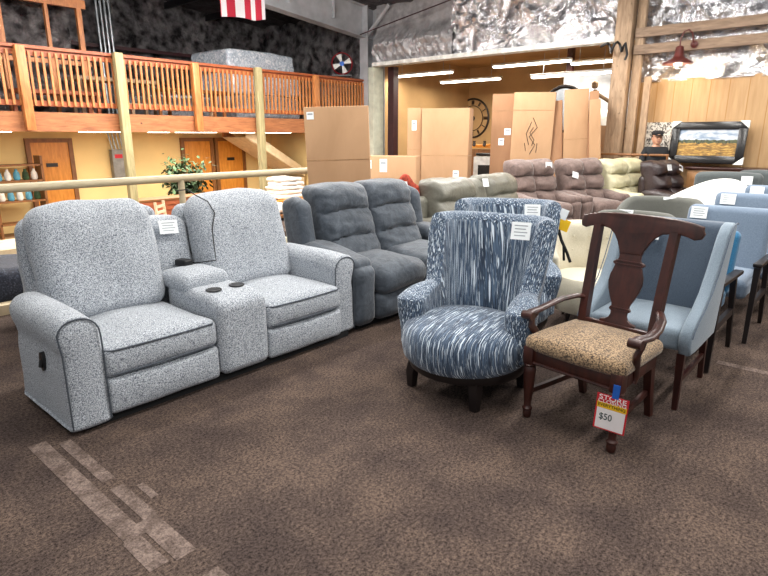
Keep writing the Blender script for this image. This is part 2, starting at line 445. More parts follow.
m = MB(); m.box((11.80, 7.4, 3.32), (.30, 6.5, .09)); struct('trim_header', m, 'housing')
m = MB(); m.box((11.58, -1.2, 3.36), (.1, 10.4, .16)); struct('trim_girt', m, 'girt')
m = MB(); m.box((11.58, -1.2, 3.07), (.1, 10.4, .16)); struct('trim_girt_lower', m, 'girt')
# timber column
m = MB(); m.box((11.55, 4.19, 2.35), (.22, .30, 4.7), bev=.01); struct('trim_timber_column', m, 'lumber')
m = MB(); m.box((11.62, 3.93, 2.2), (.1, .16, 4.9), bev=.01); struct('trim_timber_stud', m, 'lumber')
m = MB(); m.box((11.66, 3.72, 1.3), (.06, .12, 2.6)); struct('trim_corner_board', m, 'lumber')
# steel frame column and rafter
m = MB(); m.box((12.0, 10.95, 2.6), (.66, .02, 4.4)); m.box((11.67, 10.95, 2.6), (.02, .28, 4.4)); m.box((12.33, 10.95, 2.6), (.02, .28, 4.4))
struct('trim_steel_column', m, 'steel')
m = MB()
m.prism([(12.35, 3.95), (12.35, 4.70), (3, 5.42), (3, 4.86)], 'y', 10.99, 11.01)
m.prism([(12.0, 3.96), (12.0, 3.98), (3, 4.86), (3, 4.84)], 'y', 10.86, 11.14)
m.prism([(12.0, 4.71), (12.0, 4.73), (3, 5.44), (3, 5.42)], 'y', 10.86, 11.14)
for x in (10.6, 9.2, 7.8): m.box((x, 10.96, 4.5+(12-x)*.09), (.02, .1, .6))
struct('trim_steel_rafter', m, 'steel')
m = MB(); m.sweep([(11.75, 10.9, 4.05), (11.75, 10.15, 4.7)], .05, 8); struct('trim_steel_brace', m, 'steel')
m = MB(); m.sweep([(11.45, 11.0, 4.02), (11.45, 8.0, 4.48), (11.45, 4.5, 4.9)], .014, 6); struct('trim_cable_rod', m, 'maroon')
m = MB(); m.box((11.90, 10.80, 1.62), (.40, .30, 3.3), bev=.01); struct('trim_white_post', m, 'steel_w')
m = MB(); m.box((12.3, 10.48, 1.65), (.2, .2, 3.3)); struct('trim_maroon_jamb', m, 'maroon')
# clock room
m = MB(); m.box((17.05, 7, 1.8), (.1, 12, 3.8)); struct('wall_clock_room', m, 'ochre')
m = MB(); m.box((14.6, 11.2, 1.8), (5, .1, 3.8)); struct('wall_clock_room_left', m, 'ochre')
m = MB(); m.box((14.6, .9, 1.8), (5, .1, 3.8)); struct('wall_clock_room_right', m, 'ochre')
m = MB(); m.box((14.6, 6, 3.75), (5, 10.4, .1)); struct('ceiling_clock_room', m, 'ochre')
m = MB(); m.box((14.2, 6.4, 3.05), (.14, .14, 1.4)); m.box((16.9, 6.0, 3.05), (.08, 3.0, .14)); struct('trim_ledge_clock_room', m, 'cherry_d')
# under-mezzanine wall and mezzanine
m = MB(); m.box((3, D+.05, .5), (20, .1, 2.4)); struct('wall_far', m, 'yellowwall')
m = MB(); m.box((12.1, 13.3, .6), (.1, 4.4, 2.6)); struct('wall_far_right', m, 'yellowwall')
m = MB(); m.box((3, 13.4, 1.83), (18, 4.4, .22)); struct('trim_mezzanine_deck', m, 'pine_x')
m = MB(); m.box((3, 11.06, 1.77), (18, .12, .32)); struct('trim_mezzanine_beam', m, 'pine_x')
m = MB()
def mwall(u, v):
    x = -6+18*u; z = 1.9+3.9*v; q = Vector((x*1.3, z*1.3, 2)); return Vector((x, 15.45-.25*abs(noise.noise(q))-.12*abs(noise.noise(q*2.6)), z))
m.grid(mwall, 160, 40); struct('wall_mezzanine_insulation', m, 'foil_d', sharp=180)
m = MB(); m.box((3, 15.05, 3.65), (18, .08, .08)); struct('trim_mezzanine_girt', m, 'maroon')
m = MB(); m.grid(lambda u, v: Vector((11.95-.2*abs(noise.noise(Vector((u*6, v*5, 4)))), 15.5-4.4*u, 1.9+2.9*v)), 50, 40)
struct('wall_mezzanine_end', m, 'foil_d', sharp=180)
# doors in the far wall
def door(n, x0, x1, sign=True):
    c = (x0+x1)/2; w = x1-x0; t = LF+2.08
    m = MB(); m.box((c, D-.03, (LF+t)/2), (w, .05, t-LF))
    d = struct('door_%d' % n, m, 'oak')
    m = MB(); m.box((x0-.05, D-.045, (LF+t)/2), (.1, .09, t-LF)); m.box((x1+.05, D-.045, (LF+t)/2), (.1, .09, t-LF)); m.box((c, D-.045, t+.05), (w+.2, .09, .1))
    m.build('door_frame', 'oaktrim', d)
    m = MB(); m.sweep([(x1-.12, D-.06, LF+1.0), (x1-.12, D-.11, LF+1.0)], .025, 10); m.build('door_knob', 'grey_metal', d)
    if sign:
        m = MB(); m.box((c, D-.062, LF+1.55), (.26, .012, .09)); m.build('door_sign', 'black', d)
door(1, 4.9, 5.75); door(2, 8.88, 9.72, False); door(3, 9.98, 10.85)

# ------------------------------------------------------------------ mezzanine railing
rl = thing('balcony_railing', 'long orange-stained wooden balcony railing along the front edge of the mezzanine', 'railing', (0, 0, 0))
m = MB(); m.box((6.2, 11.02, 2.95), (12.0, .14, .05)); m.build('handrail', 'redcedar', rl)
m = MB(); m.box((6.2, 11.02, 2.87), (12.0, .04, .10)); m.build('upper_rail', 'redcedar', rl)
m = MB(); m.box((6.2, 11.02, 2.07), (12.0, .05, .09)); m.build('lower_rail', 'redcedar', rl)
b0 = None; k = 0; x = 2.62
while x < 12.1 and k < 96:
    if b0 is None:
        m = MB(); m.box((0, 0, 0), (.036, .036, .85)); b = b0 = m.build('baluster', 'pine', rl)
    else:
        b = b0.copy(); COL.objects.link(b); b.parent = rl
    b.location = (x, 10.975, 2.46); x += .105; k += 1
lb = ['one nearest the left edge of the photo', 'one right of the tall pale green post', 'one just left of the leaning mattress carton']
for x, l in zip((3.52, 6.65, 9.9), lb):
    m = MB(); m.box((0, 0, 0), (.14, .1, 1.32), bev=.006); o = m.build('railing_post', 'pine', None, (x, 10.9, 2.29))
    tag(o, 'short pine post on the mezzanine railing, '+l, 'post', 'short railing posts')
for x, l in zip((5.08, 8.15), ('left of the leafy plant', 'in front of the stairs')):
    m = MB(); m.box((0, 0, 0), (.15, .13, 3.68), bev=.01); o = m.build('support_post', 'treated', None, (x, 10.84, LF+1.84))
    tag(o, 'tall pale treated timber post carrying the mezzanine, '+l, 'post', 'tall mezzanine posts')
# pipe guard rail
gr = thing('guard_rail', 'round tan guard rail with posts along the platform edge behind the sofas', 'railing')
m = MB(); m.sweep([(-3, 6.08, 1.08), (5.75, 6.08, 1.08)], .042, 12); m.build('rail', 'pipe', gr)
for x in (-.6, 1.4, 3.42, 5.7):
    m = MB(); m.sweep([(x, 6.08, .02), (x, 6.08, 1.06)], .036, 10); m.build('post', 'pipe', gr)

# ------------------------------------------------------------------ lighting fixtures
def fixture(x, y, z, L, ax, label, group, two=False, energy=0, col=(1, .93, .82), nm='fluorescent_light', hung=0):
    t = thing(nm, label, 'ceiling light', (x, y, z), 0 if ax == 'x' else 90, group)
    m = MB(); m.box((0, 0, .045), (L, .16, .05), bev=.008); m.build('housing', 'housing', t)
    for q in (-.04, .04): m = MB(); m.sweep([(-L/2+.03, q, 0), (L/2-.03, q, 0)], .022, 8); m.build('tube', 'tube', t)
    if hung:
        for q in (-L*.35, L*.35): m = MB(); m.sweep([(q, 0, .06), (q, 0, .06+hung)], .006, 5); m.build('hanger', 'grey_metal', t)
    if energy:
        l = bpy.data.lights.new('tube_light', 'AREA'); l.shape = 'RECTANGLE'; l.size = L; l.size_y = .12; l.energy = energy; l.color = col
        o = bpy.data.objects.new('tube_light', l); COL.objects.link(o); o.location = (x, y, z-.04); o.rotation_euler = (0, 0, 0 if ax == 'x' else PI/2)
    return t

for x, L, w in ((3.3, .9, 'at the far left edge'), (5.37, .9, 'behind the left tall post'), (6.65, .52, 'short one left of the plant'), (7.6, 1.1, 'above the plant'), (8.9, .75, 'beside the right tall post'), (10.0, .95, 'nearest the stairs')):
    fixture(x, 12.6, 1.63, L, 'x', 'fluorescent strip light under the mezzanine, '+w, 'strip lights under the mezzanine', energy=60)
# clock-room fixtures (run along Y)
g = 'strip lights in the room with the clock'
for x, y, z, w in ((13, 10.05, 3.13, 'leftmost, behind the white post'), (14.5, 9.5, 3.04, 'second from left, lower'), (13, 6.85, 3.16, 'upper middle one, above the tall cartons'),
                   (13, 5.8, 2.86, 'lower right one, above the leaning slim cartons'), (14, 5.6, 3.2, 'small rightmost one at the timber column')):
    fixture(x, y, z, 2.0 if z != 3.2 else 1.4, 'y', 'fluorescent strip light in the ochre clock room, '+w, g, energy=38, hung=.45)

# ------------------------------------------------------------------ generic upholstered parts
def arm_fn(side, flare=.05, h=.58, front_drop=.03):
    def f(x, y, z, u, v, w):
        t = (w+1)/2
        x += side*flare*sstep(.62, .85, t)*(.25+.75*sstep(-.5, .6, u*side))
        x -= side*.012*math.exp(-((t-.66)/.09)**2)*sstep(0, .8, u*side)
        if t > .5: z -= front_drop*sstep(-.3, -1, v)
        return x+wr(x, y, z, 5, .004, 3), y, z
    return f
def seat_fn(puff=.03, seed=0, roll=.0):
    def f(x, y, z, u, v, w):
        if w > 0: z += puff*(1-u*u)*(1-.6*v*v)*w
        z += wr(x, y, z, 6, .010, seed)
        if v < 0: y -= .018*(1-u*u)*(-v)*(1-w*w)
        return x, y, z
    return f
def bend_line(p, n=8):
    return p

def arm2(sd):
    f = arm_fn(sd, .018, front_drop=.012)
    def g(x, y, z, u, v, w):
        if w < -.6: z = -.318+(z+.318)*.35; x += math.copysign(.04*((-w-.6)/.4)*min(1, abs(u)*2), u) if abs(u) < .93 else 0
        if v < -.78: y = -.395+(y+.395)*.35
        if v < -.5 and w > -.2 and w < .62 and abs(u) > .8: pass
        return f(x, y, z, u, v, w)
    return g
# ---- hero: light grey reclining loveseat with console
S = thing('reclining_loveseat', 'light grey speckled fabric reclining loveseat with centre console and two black cup holders', 'loveseat', (2.03, 3.50, 0))
m = MB(); m.box((.01, -.01, .025), (2.02, .86, .05)); m.build('base', 'black_cloth', S)
m = MB(); m.rbox((0, .02, .20), (1.74, .78, .26), .02); m.rbox((0, .40, .38), (1.80, .14, .60), .05, (6, 2, 4)); m.build('frame', 'chenille', S)
for sd in (-1, 1):
    AX = -.975 if sd < 0 else 1.0; AY = 0 if sd < 0 else .055
    m = MB(); m.rbox((AX, -.10+AY, .34+.01*(sd > 0)), (.205, .79, .64), .10, (3, 10, 10), arm2(sd), nr=6)
    a = m.build('armrest', 'chenille', S)
    m = MB()       # welt around the front panel
    pts = []
    for i in range(25):
        t = i/24
        if t < .3: p = (-.1, .0+(.50)*t/.3)
        elif t < .7: an = PI*(1-(t-.3)/.4); p = (math.cos(an)*.1+.0, .50+math.sin(an)*.095)
        else: p = (.1, .5-(.5)*(t-.7)/.3)
        px = p[0]*(1.0); fl = .018*sstep(.62, .85, (p[1]-.02)/.64)
        x = AX+px+sd*fl*(1 if px*sd > 0 else .25)
        pts.append((x, -.485+AY, p[1]+.045))
    m.sweep(pts, .0045, 6); m.build('welt', 'welt', a)
    if sd == -1:
        m = MB(); m.sweep([(-1.062, -.19, .36), (-1.088, -.19, .36)], [(.055, .032), (.055, .032)], 16, up=(0, 0, 1)); m.sweep([(-1.085, -.19, .37), (-1.095, -.19, .33)], .012, 8)
        m.build('recliner_handle', 'black', S)
for c, w in ((-.525, .705), (.56, .70)):
    m = MB(); m.rbox((c, -.13, .352), (w-.004, .72, .175), .045, (8, 8, 3), seat_fn(.045, c), nr=4); q = m.build('seat_cushion', 'chenille', S)
    m = MB(); hw = w/2-.012
    yf = lambda x: -.487-.014*(1-(x/hw)**2)
    m.sweep([(c-hw, -.2, .423)]+[(c+hw*t, yf(hw*t)+(.03 if abs(t) > .96 else 0), .422) for t in [-1+.1*i for i in range(21)]]+[(c+hw, -.2, .423)], .006, 6)
    m.sweep([(c+hw*t, yf(hw*t)+(.03 if abs(t) > .96 else 0), .285) for t in [-1+.1*i for i in range(21)]], .006, 6)
    m.build('welt', 'welt', q)
    m = MB(); m.rbox((c, -.425, .158), (w-.008, .13, .215), .03, (6, 2, 4), lambda x, y, z, u, v, w2: (x, y-(.02*(1-w2*w2)*(1-u*u) if v < 0 else 0), z+wr(x, y, z, 6, .006)))
    m.build('footrest', 'chenille', S)
def back_fn(lean, topr=.10, seed=0, puff=.04):
    def f(x, y, z, u, v, w):
        t = (w+1)/2
        z -= topr*.35*(abs(u)**3)*max(0, w)
        x *= 1+.05*math.sin(t*PI*.9)
        if v < 0: y -= puff*(1-u**4)*max(0, math.sin(min(1, t*1.05)*PI))**.7
        y += lean*t+ .015*math.sin(t*PI) + wr(x, 0, z, 4, .02, seed)
        return x+wr(y, z, x, 5, .008, seed), y, z+wr(x, y, z, 5, .012, seed+4)
    return f
b1 = MB(); b1.rbox((-.53, .17, .79), (.74, .23, .72), .11, (12, 4, 12), back_fn(.20, .12, 1), nr=5); b1.build('backrest', 'chenille', S)
b2 = MB(); b2.rbox((.55, .17, .78), (.78, .23, .72), .11, (12, 4, 12), back_fn(.20, .14, 8), nr=5); b2.build('backrest', 'chenille', S)
for c, w in ((-.53, .62), (.53, .64)):
    m = MB(); m.rbox((c, .42, .73), (w+.14, .15, .66), .07, (4, 2, 6), back_fn(.10, .1, 2, 0)); m.build('rear_panel', 'chenille', S)
m = MB(); m.rbox((-.015, .33, .72), (.34, .20, .54), .07, (5, 3, 8), back_fn(.12, .10, 3, .02)); m.build('console_backrest', 'chenille', S)
m = MB(); m.rbox((.02, -.18, .31), (.378, .66, .52), .06, (6, 6, 6), lambda x, y, z, u, v, w: (x, y, z-(.03*sstep(-.4, -1, v) if w > .3 else 0)), nr=4)
con = m.build('console', 'chenille', S)
m = MB(); m.rbox((.0, .05, .585), (.35, .36, .12), .05, (6, 6, 2), lambda x, y, z, u, v, w: (x, y, z+(.02*(1-u*u)*(1-v*v) if w > 0 else 0))); m.build('console_lid', 'chenille', con)
for dx in (-.075, .085):
    m = MB(); m.lathe([(.046, .0), (.052, .004), (.052, .010), (.047, .012), (.044, .0095), (.02, .009)], (.02+dx*1.1, -.29, .568), 24); m.build('cup_holder', 'black', con)
price_card(S, (-.03, .283, .925), .14, .095, (-14, 3, 0))
t = thing('power_remote', 'small black power recliner remote on the grey console lid with a cord over the backrest', 'remote', (2.03, 3.50, 0))
m = MB(); m.rbox((.015, .20, .672), (.075, .11, .05), .012, (1, 1, 1), rot=E(0, 0, 12)); m.build('handset', 'black', t)
m = MB(); m.sweep([(.045, .235, .685), (.10, .20, .655), (.19, .06, .68), (.20, .09, .80), (.235, .15, .90), (.29, .19, 1.0), (.275, .245, 1.08), (.20, .28, 1.13), (.17, .33, 1.17), (.17, .50, 1.15)], .0045, 6); m.build('cord', 'black', t)

# ---- slate grey reclining loveseat with horizontal rolls
def roll_pat(t, n): return abs(math.sin(n*PI*t))**.45
S = thing('reclining_loveseat', 'slate grey microfibre reclining loveseat with three horizontal rolls on each back', 'loveseat', (4.00, 3.50, 0))
m = MB(); m.box((0, .02, .03), (1.60, .82, .06)); m.build('base', 'black_cloth', S)
m = MB(); m.rbox((0, .05, .22), (1.4, .78, .34), .04); m.rbox((0, .40, .45), (1.56, .14, .80), .06, (6, 2, 4)); m.build('frame', 'greyv', S)
for sd in (-1, 1):
    m = MB(); m.rbox((sd*.745, -.02, .30), (.24, .92, .53), .08, (3, 8, 6), lambda x, y, z, u, v, w: (x+wr(x, y, z, 5, .012), y, z-.03*sstep(-.2, -1, v)*max(0, w)), nr=4)
    a = m.build('armrest', 'greyv', S)
    m = MB(); m.rbox((sd*.735, -.07, .575), (.25, .72, .15), .07, (4, 8, 3), lambda x, y, z, u, v, w: (x+wr(x, y, z, 6, .012), y, z+.02*math.sin(v*3)-.05*sstep(-.2, -1, v)), nr=4); m.build('arm_pad', 'greyv', a)
    m = MB(); m.rbox((sd*.765, .27, .76), (.15, .30, .56), .07, (3, 4, 6), lambda x, y, z, u, v, w: (x, y+.10*(w+1)/2, z-.04*abs(v))); m.build('back_wing', 'greyv', S)
for sd in (-1, 1):
    c = sd*.315
    def gb(x, y, z, u, v, w, s=sd):
        t = (w+1)/2; n = 3; k = roll_pat(t*.98+.01 + .06*(u*u-.5)*math.sin(t*PI), n)
        if v < 0: y -= .10*k*(1-abs(u)**6)*(.55+.45*(1-u*u)) + .02*(1-t)
        y += .22*t; z += wr(x, y, z, 6, .010, s*4); y += wr(x, z*3, y, 7, .016, s)
        if w > .6: z += .02*(1-u*u)
        return x, y, z
    m = MB(); m.rbox((c, .16, .775), (.635, .24, .67), .07, (14, 3, 36), gb, nr=4); m.build('backrest', 'greyv', S)
    def gs(x, y, z, u, v, w, s=sd):
        if w > 0: z += .05*(1-u*u)*(1-.5*v*v)
        t = (v+1)/2
        z += wr(x, y, z, 5, .022, s); y += wr(x, z, y, 5, .014, s)
        if v < -.5: y -= .05*math.sin((w+1)/2*PI)*(1-u**4)
        return x, y, z
    m = MB(); m.rbox((c, -.14, .38), (.625, .74, .24), .09, (10, 10, 5), gs, nr=4); m.build('seat_cushion', 'greyv', S)
    m = MB(); m.rbox((c, -.40, .17), (.62, .18, .24), .06, (8, 3, 5), lambda x, y, z, u, v, w: (x, y-(.03*(1-w*w)*(1-u**4) if v < 0 else 0)+wr(x, y, z, 6, .015), z), nr=4); m.build('footrest', 'greyv', S)
price_card(S, (.56, .243, 1.045), .14, .10, (-14, 3, 0))

# ---- generic recliners further back
def recliner(name, label, cat, loc, rz, Wd, n, con, mat, H=1.08, style=('tuft', 2, 3), armw=.22, group=None, cards=(), handle=False):
    S = thing(name, label, cat, loc, rz, group)
    m = MB(); m.box((0, .02, .04), (Wd-.12, .78, .08)); m.build('base', 'black_cloth', S)
    m = MB(); m.rbox((0, .05, .24), (Wd-.3, .76, .34), .04); m.rbox((0, .38, .48), (Wd-.18, .16, .80), .07, (6, 2, 4)); m.build('frame', mat, S)
    for sd in (-1, 1):
        m = MB(); m.rbox((sd*(Wd/2-armw/2), -.03, .31), (armw, .9, .48), .08, (3, 6, 5), lambda x, y, z, u, v, w: (x+wr(x, y, z, 5, .02), y, z), nr=3)
        a = m.build('armrest', mat, S)
        m = MB(); m.rbox((sd*(Wd/2-armw/2), -.06, .575), (armw+.03, .78, .15), .07, (4, 8, 3), lambda x, y, z, u, v, w: (x+wr(x, y, z, 6, .02), y, z+.015*math.sin(v*4)-.03*sstep(-.2, -1, v)), nr=3); m.build('arm_pad', mat, a)
    sw = (Wd-2*armw-con)/n; kind, nu, nz = style
    bw = (Wd-2*armw-con+.24)/n if kind == 'tuft' else sw+.04
    for i in range(n):
        c = -Wd/2+armw+sw*(i+.5)+(con if con and i >= n/2 else 0)
        cb = c+(0 if kind != 'tuft' or n == 1 else (.06 if c > 0 else -.06))
        def bf(x, y, z, u, v, w):
            t = (w+1)/2; tu = (u+1)/2
            if kind == 'tuft':
                k = (abs(math.sin(nu*PI*tu))**.4)*(abs(math.sin(nz*PI*min(.985, t)))**.4)
                if v < 0: y -= .14*k
                z += .03*max(0, w)*abs(math.sin(nu*PI*tu))**.5
            elif kind == 'roll':
                k = roll_pat(min(.99, (t/.62)*.5 if t < .62 else .5+(t-.62)/.38*.5), 2)
                if v < 0: y -= (.10 if t > .62 else .06)*k*(1-abs(u)**8)
            y += .22*t-.02; y += wr(x, z*2, y, 7, .022, i); z += wr(x, y, z, 6, .02, i*3)
            return x, y, z
        m = MB(); m.rbox((cb, .17, (H+.44)/2), (bw, .26, H-.44), .08, (12 if kind == 'tuft' else 8, 3, 28), bf, nr=3); m.build('backrest', mat, S)
        m = MB(); m.rbox((c, -.14, .40), (sw-.01, .74, .22), .08, (8, 8, 4), seat_fn(.05, i), nr=3); m.build('seat_cushion', mat, S)
        m = MB(); m.rbox((c, -.42, .19), (sw-.01, .14, .24), .05, (6, 2, 4), lambda x, y, z, u, v, w: (x, y-(.03*(1-w*w) if v < 0 else 0), z), nr=3); m.build('footrest', mat, S)
    if con:
        m = MB(); m.rbox((0, -.1, .36), (con-.01, .72, .46), .05, (3, 4, 3)); m.build('console', mat, S)
        def cf(x, y, z, u, v, w):
            t = (w+1)/2
            if v < 0: y -= .07*roll_pat(min(.99, t), 2)
            return x, y+.22*t, z
        m = MB(); m.rbox((0, .18, (H+.36)/2), (con-.01, .24, H-.42), .06, (3, 3, 20), cf); m.build('console_backrest', mat, S)
    for cx, cz, r in cards: price_card(S, (cx, .17-.13-.02+.22*((cz-.44)/(H-.44))-(.145 if kind == 'tuft' else .10), cz), .13, .10, (-16, r, 0))
    return S
recliner('reclining_loveseat', 'taupe leather reclining loveseat with a centre console, beside the slate grey loveseat', 'loveseat', (6.12, 3.62, 0), 0, 2.25, 2, .30, 'taupe', 1.06, ('roll', 1, 2), .24, cards=((.02, .99, 3),))
recliner('recliner', 'brown tufted velour recliner with a white card on its top corner, left of its twin', 'recliner', (8.62, 4.24, 0), -24, 1.02, 1, 0, 'brown', 1.14, ('tuft', 2, 3), .2, 'pair of brown tufted recliners', cards=((.22, 1.08, 6),))
recliner('recliner', 'brown tufted velour recliner between its twin and the cream loveseat', 'recliner', (9.50, 3.78, 0), -24, 1.0, 1, 0, 'brown', 1.14, ('tuft', 2, 3), .2, 'pair of brown tufted recliners', cards=((-.30, .92, 14),))
recliner('reclining_loveseat', 'cream leather reclining loveseat with deeply tufted backs beside the brown recliners', 'loveseat', (10.60, 3.42, 0), -6, 1.46, 2, 0, 'cream', 1.12, ('tuft', 1, 3), .2)
recliner('recliner', 'very dark brown leather recliner in front of the person in a cap', 'recliner', (10.72, 2.78, 0), -14, 1.0, 1, 0, 'dkbrown', 1.10, ('tuft', 2, 3), .22, cards=((-.12, 1.02, 0), (.24, 1.0, 20)))
recliner('recliner', 'light grey fabric recliner seen past the left end of the grey loveseat, beyond the curb', 'recliner', (1.92, 4.95, 0), 180, .9, 1, 0, 'chenille', .98, ('tuft', 1, 2), .2)

# ------------------------------------------------------------------ swivel barrel chairs
def swivel(loc, rz, label):
    S = thing('swivel_chair', label, 'armchair', loc, rz, 'blue and white streaked swivel chairs')
    rx, ry, yc, tb, la, L = .305, .19, .14, .58, .33, 1.8
    def plan(t):
        s = 1 if t >= 0 else -1; a = abs(t)
        if a < tb:
            an = a/tb*PI/2; ex = .62
            return s*rx*max(0, math.sin(an))**ex, yc+ry*max(0, math.cos(an))**ex
        q = (a-tb)/(1-tb); return s*(rx+.045*math.sin(q*PI/2)), yc-la*q
    def bf(x, y, z, u, v, w):
        t = max(-1, min(1, x/(L/2))); h = .01
        p = plan(t); q0 = plan(max(-1, t-h)); q1 = plan(min(1, t+h))
        d = Vector((q1[0]-q0[0], q1[1]-q0[1])); d.normalize(); nrm = Vector((-d.y, d.x))
        # height: back tall, arms low, steep wing between
        a = abs(t); top = 1.05-.42*sstep(.50, .61, a)-.05*sstep(.7, 1, a)
        k = (w+1)/2; zz = .26+(top-.26)*k
        up = max(0, zz-.48)
        lean = (.26*up)*(1-sstep(.3, .62, a)*.7); flare = 1+.38*up*(1-sstep(.55, .7, a)) + .10*max(0, zz-.5)*sstep(.6, .8, a)
        off = y*(1+.55*sstep(.6, .9, a)*(sstep(.2, .9, k)))
        X = p[0]*flare+nrm.x*off; Y = p[1]+lean+nrm.y*off
        if a > .6: Y -= 0
        return X, Y, zz
    m = MB(); m.rbox((0, 0, 0), (L, .12, .7), .058, (60, 2, 24), bf, nr=4); m.build('back_and_arms', 'st_v', S)
    m = MB()
    pr = [(.02, .215), (.30, .215), (.375, .225), (.405, .26), (.415, .32), (.41, .39), (.385, .435), (.33, .46), (.22, .478), (.10, .486), (.01, .488)]
    m.lathe(pr, (0, -.045, 0), 48, lambda x, y, z, a: (x*.965, y*(1.04 if y < 0 else .85), z)); m.build('seat_cushion', 'st_h', S)
    m = MB(); m.lathe([(.30, .235), (.36, .235), (.37, .20), (.36, .165), (.30, .16), (.05, .165), (.05, .2)], (0, -.03, 0), 40); m.build('swivel_base', 'espresso', S)
    for k in range(4):
        an = PI/4+PI/2*k-.28; c, s = math.cos(an), math.sin(an)
        m = MB(); m.sweep([(c*.32, s*.32-.02, .21), (c*.35, s*.35-.02, .10), (c*.35, s*.35-.02, 0)], [.045, .04, .03], 4, up=(c, s, 0)); m.build('leg', 'espresso', S)
    price_card(S, (.20, .195+.10, .97), .12, .11, (-16, 0, 3))
    return S
sc = swivel((2.90, 1.83, 0), -78, 'navy and white streaked swivel tub chair nearest the camera, on a round dark base')
copy_tree(sc, (3.80, 2.14, 0), -64, 'navy and white streaked swivel tub chair, the farther one standing behind its twin')

# ------------------------------------------------------------------ dining armchair
S = thing('dining_armchair', 'dark cherry wood dining armchair with vase-shaped splat and tan speckled seat', 'chair', (2.96, 1.06, 0), -97)
wd = 'cherry'
m = MB()
def seatshape(x, y, z, u, v, w):
    x *= 1.0-.07*(v+1)/2*1.2
    if w > 0: z += .035*(1-u*u)*(1-v*v)
    if v < 0: y -= .02*(1-u*u)
    return x, y, z
m.rbox((0, -.01, .447), (.585, .50, .085), .038, (8, 8, 2), seatshape, nr=4); m.build('seat', 'speck', S)
m = MB()
m.box((0, -.235, .375), (.50, .03, .075), bev=.004); m.box((0, .205, .375), (.42, .03, .075), bev=.004)
m.box((-.245, -.015, .375), (.03, .43, .075), E(0, 0, -4), .004); m.box((.245, -.015, .375), (.03, .43, .075), E(0, 0, 4), .004)
m.sweep([(-.255, -.253, .342), (.255, -.253, .342)], .009, 8); m.build('apron', wd, S)
for sx in (-1, 1):
    m = MB(); m.box((sx*.252, -.235, .378), (.062, .062, .10), bev=.005)
    m.lathe([(.02, .332), (.03, .33), (.036, .322), (.028, .312), (.033, .302), (.034, .28), (.031, .22), (.024, .13), (.019, .075), (.021, .068), (.029, .06), (.029, .052), (.022, .046), (.025, .03), (.023, .006), (.018, 0)], (sx*.252, -.235, 0), 20)
    m.build('leg', wd, S)
    # rear leg and upright in one curved member
    m = MB(); pts = [(sx*.205, .30, 0), (sx*.205, .255, .16), (sx*.205, .225, .33), (sx*.205, .215, .46), (sx*.206, .225, .56), (sx*.208, .255, .74), (sx*.212, .29, .93), (sx*.214, .315, 1.05)]
    m.sweep(pts, [.024, .028, .032, .034, .034, .033, .032, .03], 4, up=(1, 1, 0)); m.build('rear_upright', wd, S)
    # arm: sweeps outward then forward to a scroll
    m = MB(); a = [(sx*.215, .225, .635), (sx*.245, .18, .640), (sx*.285, .10, .628), (sx*.31, 0, .606), (sx*.315, -.09, .594), (sx*.305, -.17, .60), (sx*.30, -.215, .597)]
    m.sweep(a, [(.012, .016), (.014, .022), (.014, .026), (.014, .027), (.015, .029), (.017, .034), (.015, .03)], 12, up=(0, 0, 1))
    m.sweep([(sx*.27, -.212, .588), (sx*.335, -.212, .588)], .024, 16)
    m.build('armrest', wd, S)
    m = MB(); q = [(sx*.305, -.13, .59), (sx*.31, -.16, .56), (sx*.30, -.175, .52), (sx*.285, -.14, .47), (sx*.272, -.10, .42), (sx*.268, -.085, .365), (sx*.268, -.10, .335)]
    m.sweep(q, [(.018, .02), (.017, .022), (.017, .026), (.018, .026), (.017, .024), (.016, .022), (.012, .018)], 12, up=(1, 0, 0)); m.build('arm_support', wd, S)
    m = MB(); m.box((sx*.225, .0, .16), (.022, .46, .03), E(0, 0, sx*6)); m.build('side_stretcher', wd, S)
# crest rail outline in xz, following the leaning plane
def backy(z): return .215+.12*max(0, (z-.46))/.6*1.0
poly = [(-.335, 1.075), (-.345, 1.055), (-.335, 1.03), (-.305, 1.022), (-.27, 1.035), (-.235, 1.042), (-.19, 1.042), (-.145, 1.034), (-.112, 1.008), (-.088, .972), (-.070, .935), (-.062, .91)]
poly2 = [(-.335, 1.092), (-.29, 1.105), (-.22, 1.118), (-.12, 1.125), (0, 1.128)]
top = poly2+[(-x, z) for x, z in poly2[-2::-1]]
low = [(-x, z) for x, z in poly]+[(x, z) for x, z in poly[::-1]]
out = top+[(-x, z) for x, z in poly][0:0]
outline = poly2+[(-x, z) for x, z in poly2[-2::-1]]+[(-x, z) for x, z in poly]+[(x, z) for x, z in poly[::-1]]
m = MB(); m.prism([(x, z) for x, z in outline], 'y', -.014, .014, .005)
for v in m.bm.verts: v.co.y += backy(v.co.z)-.0-.03*(1-(v.co.x/.33)**2)+.02
m.build('crest_rail', wd, S)
m = MB()
half = [(.062, .925), (.060, .885), (.066, .872), (.088, .862), (.090, .852), (.075, .842), (.079, .825), (.092, .79), (.096, .75), (.088, .71), (.07, .665), (.052, .63), (.05, .615), (.06, .605), (.06, .595), (.048, .588), (.046, .57), (.055, .548), (.075, .535), (.102, .528), (.105, .515), (.085, .505), (.078, .495), (.085, .485)]
outline = [(-x, z) for x, z in half]+half[::-1]
m.prism(outline, 'y', -.010, .010, .003)
for z, w in ((.87, .07), (.852, .072), (.61, .052), (.597, .052)): m.box((0, -.012, z), (w*2, .008, .006))
for v in m.bm.verts: v.co.y += backy(v.co.z)-.0-.03*(1-(v.co.x/.33)**2)+.02
m.build('splat', wd, S)
m = MB(); m.box((0, .212, .49), (.42, .03, .055), bev=.005); m.build('back_rail', wd, S)

